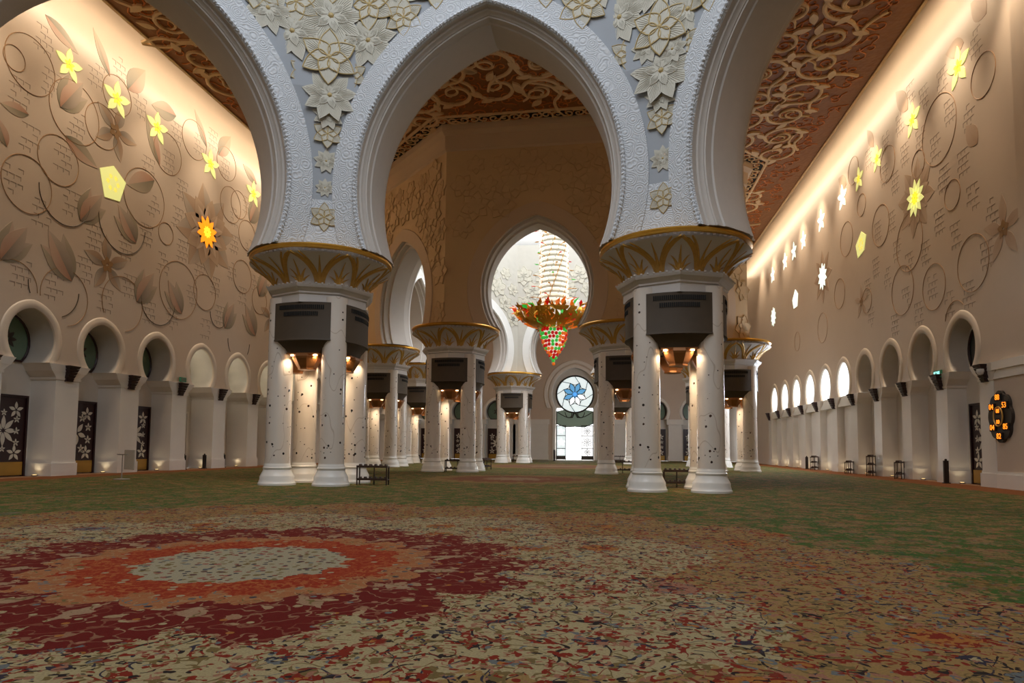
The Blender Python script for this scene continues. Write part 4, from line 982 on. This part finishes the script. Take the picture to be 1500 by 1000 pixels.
IR.flower(1205, 405, 40, 8, .4, ('petal_pale', 'petal_brown')); IR.flower(1262, 442, 26, 5, .4, ('petal_pale', 'petal_pale')); IR.flower(1470, 335, 52, 5, .4, ('petal_pale', 'petal_pale'))
IR.star(1341, 290, 28, 10, .40, 'yellow ten-petalled flower window in the pale inlay blossom', 'star_yellow'); IR.star(1205, 405, 20, 10, .4, 'white ten-petalled flower window, higher of two on right wall', 'star_white', 'star_white'); IR.star(1133, 464, 14, 10, .4, 'white ten-petalled flower window, lower one near far pillar', 'star_white', 'star_white')
for px, py, r, l, m in ((1404, 98, 32, 'yellow-green star flower window high at the right corner', 'star_yellow'), (1337, 175, 26, 'yellow star flower window second from right corner', 'star_yellow'), (1285, 232, 20, 'yellow star flower window third from right corner', 'star_yellow'), (1258, 262, 18, 'yellow star flower window lowest of the four yellow ones', 'star_yellow'),
                     (1234, 289, 19, 'white star flower window nearest the yellow ones', 'star_white'), (1203, 323, 17, 'white star flower window second from the yellow ones', 'star_white'), (1177, 352, 14, 'white star flower window third from the yellow ones', 'star_white'), (1163, 368, 14, 'white star flower window fourth from the yellow ones', 'star_white'), (1150, 383, 13, 'white star flower window fifth from the yellow ones', 'star_white'), (1132, 403, 12, 'white star flower window farthest from the yellow ones', 'star_white')):
    IR.star(px, py, r, 5, .44, l, m, 'star_core' if m == 'star_yellow' else 'star_white')
IR.poly([(1254, 360), (1262, 339), (1269, 344), (1266, 366), (1257, 378)], 'yellow lit five-sided glass window on right wall', 'star_yellow')
IR.poly([(1161, 440), (1165, 424), (1169, 430), (1168, 448), (1163, 452)], 'white lit five-sided glass window on right wall', 'star_white')

# ------------------------------------------------------------------ ceiling scrollwork
def in_oct(x, y, cy, a, m):
    ap = a * (1 + sqrt(2)) / 2 + m; dx, dy = abs(x - CX), abs(y - cy); return max(dx, dy, (dx + dy) / sqrt(2)) < ap
def free(x, y, m):
    return XL + EL + .1 + m < x < XR - ER - .1 - m and not in_oct(x, y, C1, A1, T1 / 2 + m) and not in_oct(x, y, C2, A2, T2 / 2 + m)
def ribbon(mb, pts, wid, z0, th, taper=.3):
    n = len(pts); rows = [[], [], [], [], []]
    for i, (x, y) in enumerate(pts):
        a, b = pts[max(0, i - 1)], pts[min(n - 1, i + 1)]; dx, dy = b[0] - a[0], b[1] - a[1]; L = sqrt(dx * dx + dy * dy) or 1; nx, ny = -dy / L, dx / L
        t = i / (n - 1); w = wid * (taper + (1 - taper) * sin(pi * min(1, t * .8 + .2)))
        for k, (s, dz) in enumerate(((1, 0), (.8, -th), (0, -th * 1.25), (-.8, -th), (-1, 0))): rows[k].append((x + nx * w * s, y + ny * w * s, z0 + dz))
    mb.grid(rows)
def spiral(x, y, r, turns, a0, sg, n=22, tail=.55):
    out = []
    for i in range(n + 1):
        t = i / n; R = r * (1 - .82 * t); a = a0 + sg * turns * 2 * pi * t; out.append((x + R * cos(a), y + R * sin(a)))
    x0, y0 = out[0]; ta = a0 - sg * pi / 2; pre = [(x0 + cos(ta) * tail * r * q + cos(a0) * .35 * r * q * q, y0 + sin(ta) * tail * r * q + sin(a0) * .35 * r * q * q) for q in (1.5, 1.1, .75, .4, .2)]
    return pre + out
rg = random.Random(11)
SCT = []
for i in range(5):
    mb = MB(); r = 1.15; sg = 1 if i % 2 else -1
    ribbon(mb, spiral(0, 0, r, 1.15 + .1 * i, 0, sg, 26), .10, 0, .08)
    ribbon(mb, spiral(.2, -.2 * sg, r * .45, .7, 2.2, -sg, 12), .065, 0, .07)
    for k in range(3):   # leaf ends
        a = 1.1 + k * 1.9 + i; P = petal_outline(.75, .34, 6); c = (cos(a) * r * .72, sin(a) * r * .72)
        mb.prism([(c[0] + u * cos(a + .9) - v * sin(a + .9), c[1] + u * sin(a + .9) + v * cos(a + .9)) for u, v in P], 0, .10, lambda u, v, h: (u, v, -h))
    SCT.append(mb.mesh('scroll', MAT['scroll']))
cnt = 0; y = 14.0
while y < 70:
    x = XL + EL + 1.6
    while x < XR - 1.6:
        xx, yy = x + rg.uniform(-.3, .3), y + rg.uniform(-.3, .3)
        if free(xx, yy, 1.35):
            o = put('scroll', rg.choice(SCT), ceiling, (xx, yy, ZC - .005)); o.rotation_euler = (0, 0, rg.uniform(0, 6.28)); o.scale = (1.12,) * 3; cnt += 1
        x += 2.3
    y += 2.4
fine = MB(); y = 12.0
while y < 72:
    x = XL + EL + .6
    while x < XR - 1.2:
        xx, yy = x + rg.uniform(-.25, .25), y + rg.uniform(-.25, .25)
        if free(xx, yy, .5):
            ribbon(fine, spiral(xx, yy, rg.uniform(.26, .40), 1.1, rg.uniform(0, 6.28), rg.choice((-1, 1)), 10), .035, ZC - .004, .035)
        x += .8
    y += .8
tag(fine.build('vine_tracery', MAT['vine_orange'], ceiling), kind='stuff')
# dark openwork border with small scrolls against the chandelier octagon
bd = MB(); i0, i1 = octagon(CX + .15, C2, A2, T2 / 2 + .3), octagon(CX + .15, C2, A2, T2 / 2 + 1.3)
bd.grid([[(x, y, ZC - .012) for x, y in i0], [(x, y, ZC - .012) for x, y in i1]], closed=True); bd.build('openwork_border', MAT['lattice_dark'], ceiling)
bs = MB()
for k in (3, 4, 5, 6, 7):
    p, q = i1[k], i1[(k + 1) % 8]; L = sqrt((q[0] - p[0]) ** 2 + (q[1] - p[1]) ** 2); pi0, qi0 = i0[k], i0[(k + 1) % 8]; n = int(L / .62)
    for j in range(n):
        t = (j + .5) / n; s = .5; x = (p[0] * (1 - t) + q[0] * t) * s + (pi0[0] * (1 - t) + qi0[0] * t) * (1 - s); y = (p[1] * (1 - t) + q[1] * t) * s + (pi0[1] * (1 - t) + qi0[1] * t) * (1 - s)
        ribbon(bs, spiral(x, y, .36, 1.2, j * 1.3, 1 if j % 2 else -1, 12), .05, ZC - .02, .05)
    ribbon(bs, [(p[0] + (q[0] - p[0]) * t / 20, p[1] + (q[1] - p[1]) * t / 20) for t in range(21)], .10, ZC - .02, .07, 1.0)
tag(bs.build('border_scrolls', MAT['scroll'], ceiling), kind='stuff')

# ------------------------------------------------------------------ chandelier
ch = thing('chandelier', 'tall crystal chandelier with gilded flower bowl and coloured glass grapes', 'chandelier', (CX + .0, C2, 0))
RC = 1.0
MB().lathe([(.10, 11.0), (.10, 40.68)], 10).build('core_rod', MAT['gold'], ch)
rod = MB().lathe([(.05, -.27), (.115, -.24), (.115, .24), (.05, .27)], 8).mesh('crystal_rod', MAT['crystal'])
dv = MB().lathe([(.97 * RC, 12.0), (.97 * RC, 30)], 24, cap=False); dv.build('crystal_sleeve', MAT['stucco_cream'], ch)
nrod = 0
for j in range(18):
    z = 12.3 + j * .40
    for k in range(11):
        a = 2 * pi * k / 11 + j * .13; p = put('crystal_rod', rod, ch, (1.03 * RC * cos(a), 1.03 * RC * sin(a), z)); p.rotation_euler = (radians(78), 0, a + 0.0); nrod += 1
        p.rotation_euler = (radians(90), radians(14), a + pi / 2 + pi / 2)
for k in range(6):
    pts = [(1.09 * RC * cos(2 * pi * k / 6 + .13 * i * 1.0), 1.09 * RC * sin(2 * pi * k / 6 + .13 * i), 12.1 + i * .40) for i in range(0, 44)]
    MB().tube(pts, .03, 5).build('gold_band', MAT['gold'], ch)
twig = MB().tube([(0, 0, 0), (.25, 0, .12), (.55, 0, .14)], [.03, .025, .01], 5).mesh('twig', MAT['gold'])
lfm = {n: MB().prism(petal_outline(.42, .2, 6), 0, .02, lambda u, v, h: (u, v, h)).mesh('glass_leaf', MAT[n]) for n in ('bead_red', 'bead_green', 'bead_amber', 'gold')}
for j in range(9):
    for s in (0.1, pi + .2, 1.6, 4.4):
        a = s + j * .35 * .5; z = 12.9 + j * .78; tw = put('twig', twig, ch, (1.0 * cos(a), 1.0 * sin(a), z), a); put('glass_leaf', lfm[('bead_red', 'gold', 'bead_green', 'gold')[(j + int(s)) % 4]], tw, (.42, 0, .12))
bowl = MB(); bp = [(.9, 10.55), (1.7, 10.75), (2.35, 11.15), (2.8, 11.65), (2.86, 11.85), (2.7, 11.9), (2.2, 11.55), (1.5, 11.9), (1.0, 12.05)]
bowl.lathe(bp, 40, cap=False); bw = bowl.build('bowl', MAT['gold'], ch, smooth=True)
bleaf = {n: MB().add([(0, 0, 0), (.36, .20, .12), (.80, 0, .08), (.36, -.20, .12), (.36, 0, .24)], [(0, 1, 4), (1, 2, 4), (2, 3, 4), (3, 0, 4)]).mesh('bowl_leaf', MAT[n]) for n in ('bead_red', 'bead_amber', 'gold', 'bead_green', 'crystal')}
rg = random.Random(4); cyc = ['gold', 'bead_amber', 'gold', 'bead_red', 'bead_amber', 'gold', 'crystal', 'bead_green', 'gold', 'bead_amber']
for ring, (r, z, n, tilt) in enumerate(((2.82, 11.78, 44, .5), (2.72, 11.45, 44, 1.0), (2.48, 11.18, 42, .9), (2.1, 10.92, 38, .6), (1.65, 10.70, 30, .5), (1.25, 10.56, 22, .4), (2.3, 11.75, 30, -.5), (1.5, 11.95, 22, -.4))):
    for k in range(n):
        a = 2 * pi * (k + rg.random() * .6) / n; p = put('bowl_leaf', bleaf[rg.choice(cyc)], bw, (r * cos(a), r * sin(a), z + rg.uniform(-.06, .06))); p.rotation_euler = (rg.uniform(-.5, .5), -tilt + rg.uniform(-.4, .4), a + rg.uniform(-.9, .9))
bead = {}
for n in ('bead_red', 'bead_green', 'bead_amber'):
    bead[n] = MB().lathe([(.01, -.13), (.075, -.105), (.12, -.045), (.12, .045), (.075, .105), (.01, .13)], 10).mesh('glass_grape', MAT[n], True)
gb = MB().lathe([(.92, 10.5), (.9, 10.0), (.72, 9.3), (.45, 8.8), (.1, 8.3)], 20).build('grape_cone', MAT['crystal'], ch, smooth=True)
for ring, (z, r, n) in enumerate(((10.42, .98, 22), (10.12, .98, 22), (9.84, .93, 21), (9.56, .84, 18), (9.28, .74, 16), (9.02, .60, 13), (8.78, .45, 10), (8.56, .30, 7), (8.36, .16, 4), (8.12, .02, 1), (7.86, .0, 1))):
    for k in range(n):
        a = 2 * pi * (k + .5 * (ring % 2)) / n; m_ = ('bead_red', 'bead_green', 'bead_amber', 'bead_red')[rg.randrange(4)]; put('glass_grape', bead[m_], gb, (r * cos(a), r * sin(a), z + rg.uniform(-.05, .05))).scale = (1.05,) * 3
light('chandelier_lamp', 'POINT', (CX, C2, 14.0), 220, (1, .86, .62), shadow_soft_size=1.3)

# ------------------------------------------------------------------ loose furniture
def make_rack(label, loc, rz, tiers=2, w=1.05, h=.62, color='wood_dark'):
    r = thing('book_rack', label, 'rack', loc, rz, 'wooden racks'); d = .34; M_ = MAT[color]
    for sx in (-1, 1):
        for sy in (-1, 1): MB().box((sx * (w / 2 - .025), sy * (d / 2 - .02), h / 2), (.045, .04, h)).build('leg', M_, r)
    for i in range(tiers):
        z = h * (.28 + (.68 if tiers == 2 else .36) * i) if tiers == 2 else h * (.16 + .40 * i)
        sh = MB().box((0, 0, z), (w, d, .035)).build('shelf', M_, r); MB().box((0, -d / 2 + .01, z + .035), (w, .025, .05)).build('rail', M_, sh)
        for k in range(6):
            x = -w / 2 + w * (k + .5) / 6; MB().box((x, .02, z + .065), (.10, .20, .09), taper=.7).build('book_rest', M_, sh)
    MB().box((0, d / 2 - .02, h * .5), (.04, .03, h)).build('back_post', M_, r)
    return r
def floor_at(px, py):
    p = on_floor(px, py); return (p.x, p.y, 0.0)
make_rack('dark wooden rack at the foot of the nearest left pillar', floor_at(546, 710), radians(4), w=1.15, h=.68)
make_rack('reddish wooden rack between columns of the nearest right pillar', floor_at(992, 714), 0, w=1.0, h=.62)
make_rack('dark rack in front of the left chandelier-arch pillar', floor_at(669, 691), 0, w=1.35, h=.66)
make_rack('dark rack turned side-on, right of the left chandelier-arch pillar', floor_at(711, 687.5), radians(75), w=1.1, h=.66)
make_rack('dark rack in front of the right chandelier-arch pillar', floor_at(912, 693), 0, w=1.45, h=.66)
make_rack('small far rack at pillar left of the stained glass doorway', floor_at(763, 676.5), 0, w=1.6, h=.6)
make_rack('small far rack beside the pillar squeezed between larger pillars', floor_at(606, 677.5), 0, w=1.2, h=.62)
make_rack('tiny far rack right of the stained glass doorway', floor_at(908, 676.5), 0, w=1.2, h=.6)
for px, py, tiers, h, lab in ((1192, 684, 3, .95, 'farthest rack along right wall, narrow and three-tiered'), (1243, 690.5, 2, .72, 'two-tier rack along right wall beside three-tier rack'), (1275, 694, 3, 1.12, 'tall three-tier rack along right wall'), (1316, 698, 2, .85, 'nearest two-tier rack along right wall')):
    make_rack(lab, (XR - .42, on_x(px, 640, XR - .42).y, 0), radians(60), tiers, w=.95, h=h)
def bollard(lab, px, py, h, X):
    p = floor_at(px, py); p = (min(p[0], XR - .3), p[1], 0); b = thing('bollard', lab, 'bollard', (p[0], p[1], 0), 0, 'dark upright posts')
    MB().box((0, 0, h / 2), (.18, .12, h)).lathe([(.05, h), (.05, h + .05), (.03, h + .08)], 10).build('post', MAT['bollard'], b); MB().box((0, 0, .02), (.26, .2, .04)).build('foot', MAT['bollard'], b); MB().box((.095, 0, h * .55), (.012, .08, h * .7)).build('panel', MAT['slot'], b)
bollard('slim dark post right of the third flower door, nearest one', 269, 687.5, .82, XL); bollard('slim dark post between the second pair of left niches', 299, 686, .82, XL); bollard('slim dark post farthest along the left arcade', 327, 684.5, .82, XL)
bollard('dark post by right wall next to the flower door', 1402, 708, 1.0, XR); bollard('dark post by right wall among the racks', 1211, 687, .9, XR); bollard('thin dark post left of the far stained glass doorway', 812, 675, 1.2, XR)

# sign stand by the left wall
sp = floor_at(178, 702); sg_ = thing('sign_stand', 'steel stand with blank pale board in front of the left arcade', 'sign', sp, radians(-30))
MB().lathe([(.30, 0), (.30, .03), (.05, .05)], 20).build('base', MAT['steel'], sg_); MB().lathe([(.022, .04), (.022, .98)], 8).build('pole', MAT['steel'], sg_); MB().box((0, 0, 1.0), (1.0, .05, .04)).build('top_bar', MAT['steel'], sg_)
bd_ = MB().box((-.22, .35, .78), (.98, .03, .80)).build('board', MAT['paper'], sg_)
# dark ribbed wall fixtures on the imposts
def bracket(lab, fr, u):
    b = thing('wall_bracket', lab, 'wall fixture', fr(u, 0, 0), 0, 'dark ribbed wall fixtures'); o = Vector(fr(u, 0, 0)); mb = MB()
    f2 = lambda a, z, d: tuple(Vector(fr(u + a, z, d)) - o)
    for i in range(5):
        z0, z1 = 4.22 + i * .14, 4.22 + (i + 1) * .14 - .02; w = .15 + .03 * i; e = -.16 - .05 * i
        q = MB(); q.add([f2(a, z, d) for z, ww, dd in ((z0, w - .02, e + .02), (z1, w + .03, e - .03)) for a, d in ((-ww, -.05), (ww, -.05), (ww, dd), (-ww, dd))], [(3, 2, 1, 0), (4, 5, 6, 7), (0, 1, 5, 4), (1, 2, 6, 5), (2, 3, 7, 6), (3, 0, 4, 7)]); q.build('rib', MAT['bracket'], b)
    q = MB(); q.add([f2(a, z, d) for z in (4.2, 4.92) for a, d in ((-.2, 0), (.2, 0), (.2, -.12), (-.2, -.12))], [(3, 2, 1, 0), (4, 5, 6, 7), (0, 1, 5, 4), (1, 2, 6, 5), (2, 3, 7, 6), (3, 0, 4, 7)]); q.build('mount', MAT['bracket'], b)
ORD = ['first', 'second', 'third', 'fourth', 'fifth', 'sixth', 'seventh', 'eighth', 'ninth', 'tenth', 'eleventh']
for i, k in enumerate(range(0, 7)): bracket('dark ribbed fixture on left arcade, %s from the left frame edge' % ORD[i], fr_left, YL0 + (k - .5) * BL)
for i, k in enumerate(range(0, 11)): bracket('dark ribbed fixture on right arcade, %s from the wall clock' % ORD[i], fr_right, YR0 + (k - .5) * BR)
# floor uplights in the niches
def uplight(lab, p):
    u = thing('floor_uplight', lab, 'light', p, 0, 'floor uplights'); MB().lathe([(.11, 0), (.12, .05), (.09, .06)], 12).build('housing', MAT['steel'], u); MB().lathe([(.08, .058), (.08, .066)], 12).build('lens', MAT['uplight'], u)
    light('uplight_lamp', 'SPOT', (p[0], p[1], .12), 4, (1, .8, .5), (pi, 0, 0), spot_size=radians(120), spot_blend=.8, shadow_soft_size=.06)
for i, k in enumerate(range(0, 6)): uplight('floor uplight in left arcade, %s niche from the frame edge' % ORD[i], fr_left(YL0 + k * BL + 1.05, 0, .55))
for i, k in enumerate(range(0, 10)): uplight('floor uplight at right wall, %s bay from the clock' % ORD[i], fr_right(YR0 + k * BR + .95, 0, .30))

# wall clock with eight little displays
cpnt = on_x(1467, 610, XR - .05); ck = thing('prayer_clock', 'dark flower-shaped wall clock with orange digits', 'clock', (XR - .0, cpnt.y, cpnt.z))
ko = lambda u, z, h: (-h, -u, z)
S = .98
pl = []
for i in range(72):
    a = 2 * pi * i / 72; r = S * (.86 + .12 * abs(cos(4 * a)) ** .7); pl.append((r * .80 * cos(a), r * 1.05 * sin(a)))
MB().prism(pl, 0, .12, ko).build('clock_body', MAT['frame_dark'], ck)
face = MB().prism([(.28 * cos(i * pi / 16), .36 * sin(i * pi / 16)) for i in range(32)], .12, .17, ko).build('clock_face', MAT['bracket'], ck)
MB().tube([ko(.29 * cos(i * pi / 16), .37 * sin(i * pi / 16), .17) for i in range(32)], .03, 6, 0, True).build('ring', MAT['gold_paint'], ck)
def digits(txt, u, z, size):
    cu = bpy.data.curves.new('digits', 'FONT'); cu.body = txt; cu.size = size; cu.align_x = 'CENTER'; cu.align_y = 'CENTER'; cu.extrude = .004
    tmp = bpy.data.objects.new('tmp_text', cu); COL.objects.link(tmp); dg = bpy.context.evaluated_depsgraph_get(); me = bpy.data.meshes.new_from_object(tmp.evaluated_get(dg)); bpy.data.objects.remove(tmp)
    me.materials.clear(); me.materials.append(MAT['digit']); o = put('digits', me, ck); M = Matrix(((0, 0, -1, 0), (-1, 0, 0, 0), (0, 1, 0, 0), (0, 0, 0, 1))); M.translation = ko(u, z, .185); o.matrix_local = M; return o
for txt, u, z, ss in (('88', 0, .74, .30), ('53', .42, .42, .30), ('04', -.42, .38, .30), ('85', .46, -.40, .30), ('04', -.40, -.42, .30), ('82', .02, -.76, .30), ('88', 0, .21, .22), ('00', 0, -.21, .22)):
    w = .20 if ss > .25 else .16; MB().prism([(u - w, z - .14), (u + w, z - .14), (u + w, z + .14), (u - w, z + .14)], .12, .172, ko).build('display', MAT['slot'], ck); digits(txt, u, z, ss)
# security camera and exit sign
cc = on_x(1448, 545, XR); sc_ = thing('security_camera', 'small white dome security camera beside dark fixture on right wall', 'camera', (XR, cc.y, cc.z))
MB().box((-.12, 0, .16), (.26, .12, .06)).build('arm', MAT['camera_white'], sc_); MB().lathe([(.13, .13), (.14, .02), (.13, 0), (.10, -.08), (.01, -.12)], 16, (-.30, 0)).build('dome', MAT['camera_white'], sc_, smooth=True)
ex = on_x(1378, 548, XR); es = thing('exit_sign', 'small glowing exit sign on the right wall ledge', 'sign', (XR, ex.y, ex.z)); MB().box((-.12, 0, 0), (.10, .62, .34)).build('sign_box', MAT['exit_green'], es); MB().box((-.175, 0, 0), (.012, .52, .24)).build('sign_face', MAT['exit_glow'], es)
fg_ = MB().tube([(-.185, .05, .08), (-.185, .0, .0), (-.185, -.06, -.09)], .02, 4).tube([(-.185, .0, .0), (-.185, .08, -.09)], .02, 4).tube([(-.185, -.09, .04), (-.185, .04, .05)], .018, 4).build('running_figure', MAT['exit_green'], es)
ex = on_x(265, 556, XL); es2 = thing('exit_sign', 'small dim green exit sign on the left wall ledge', 'sign', (XL, ex.y, ex.z)); MB().box((.12, 0, 0), (.10, .5, .26)).build('sign_box', MAT['exit_green'], es2); MB().box((.172, 0, 0), (.012, .42, .18)).build('sign_face', MAT['glass_green'], es2)
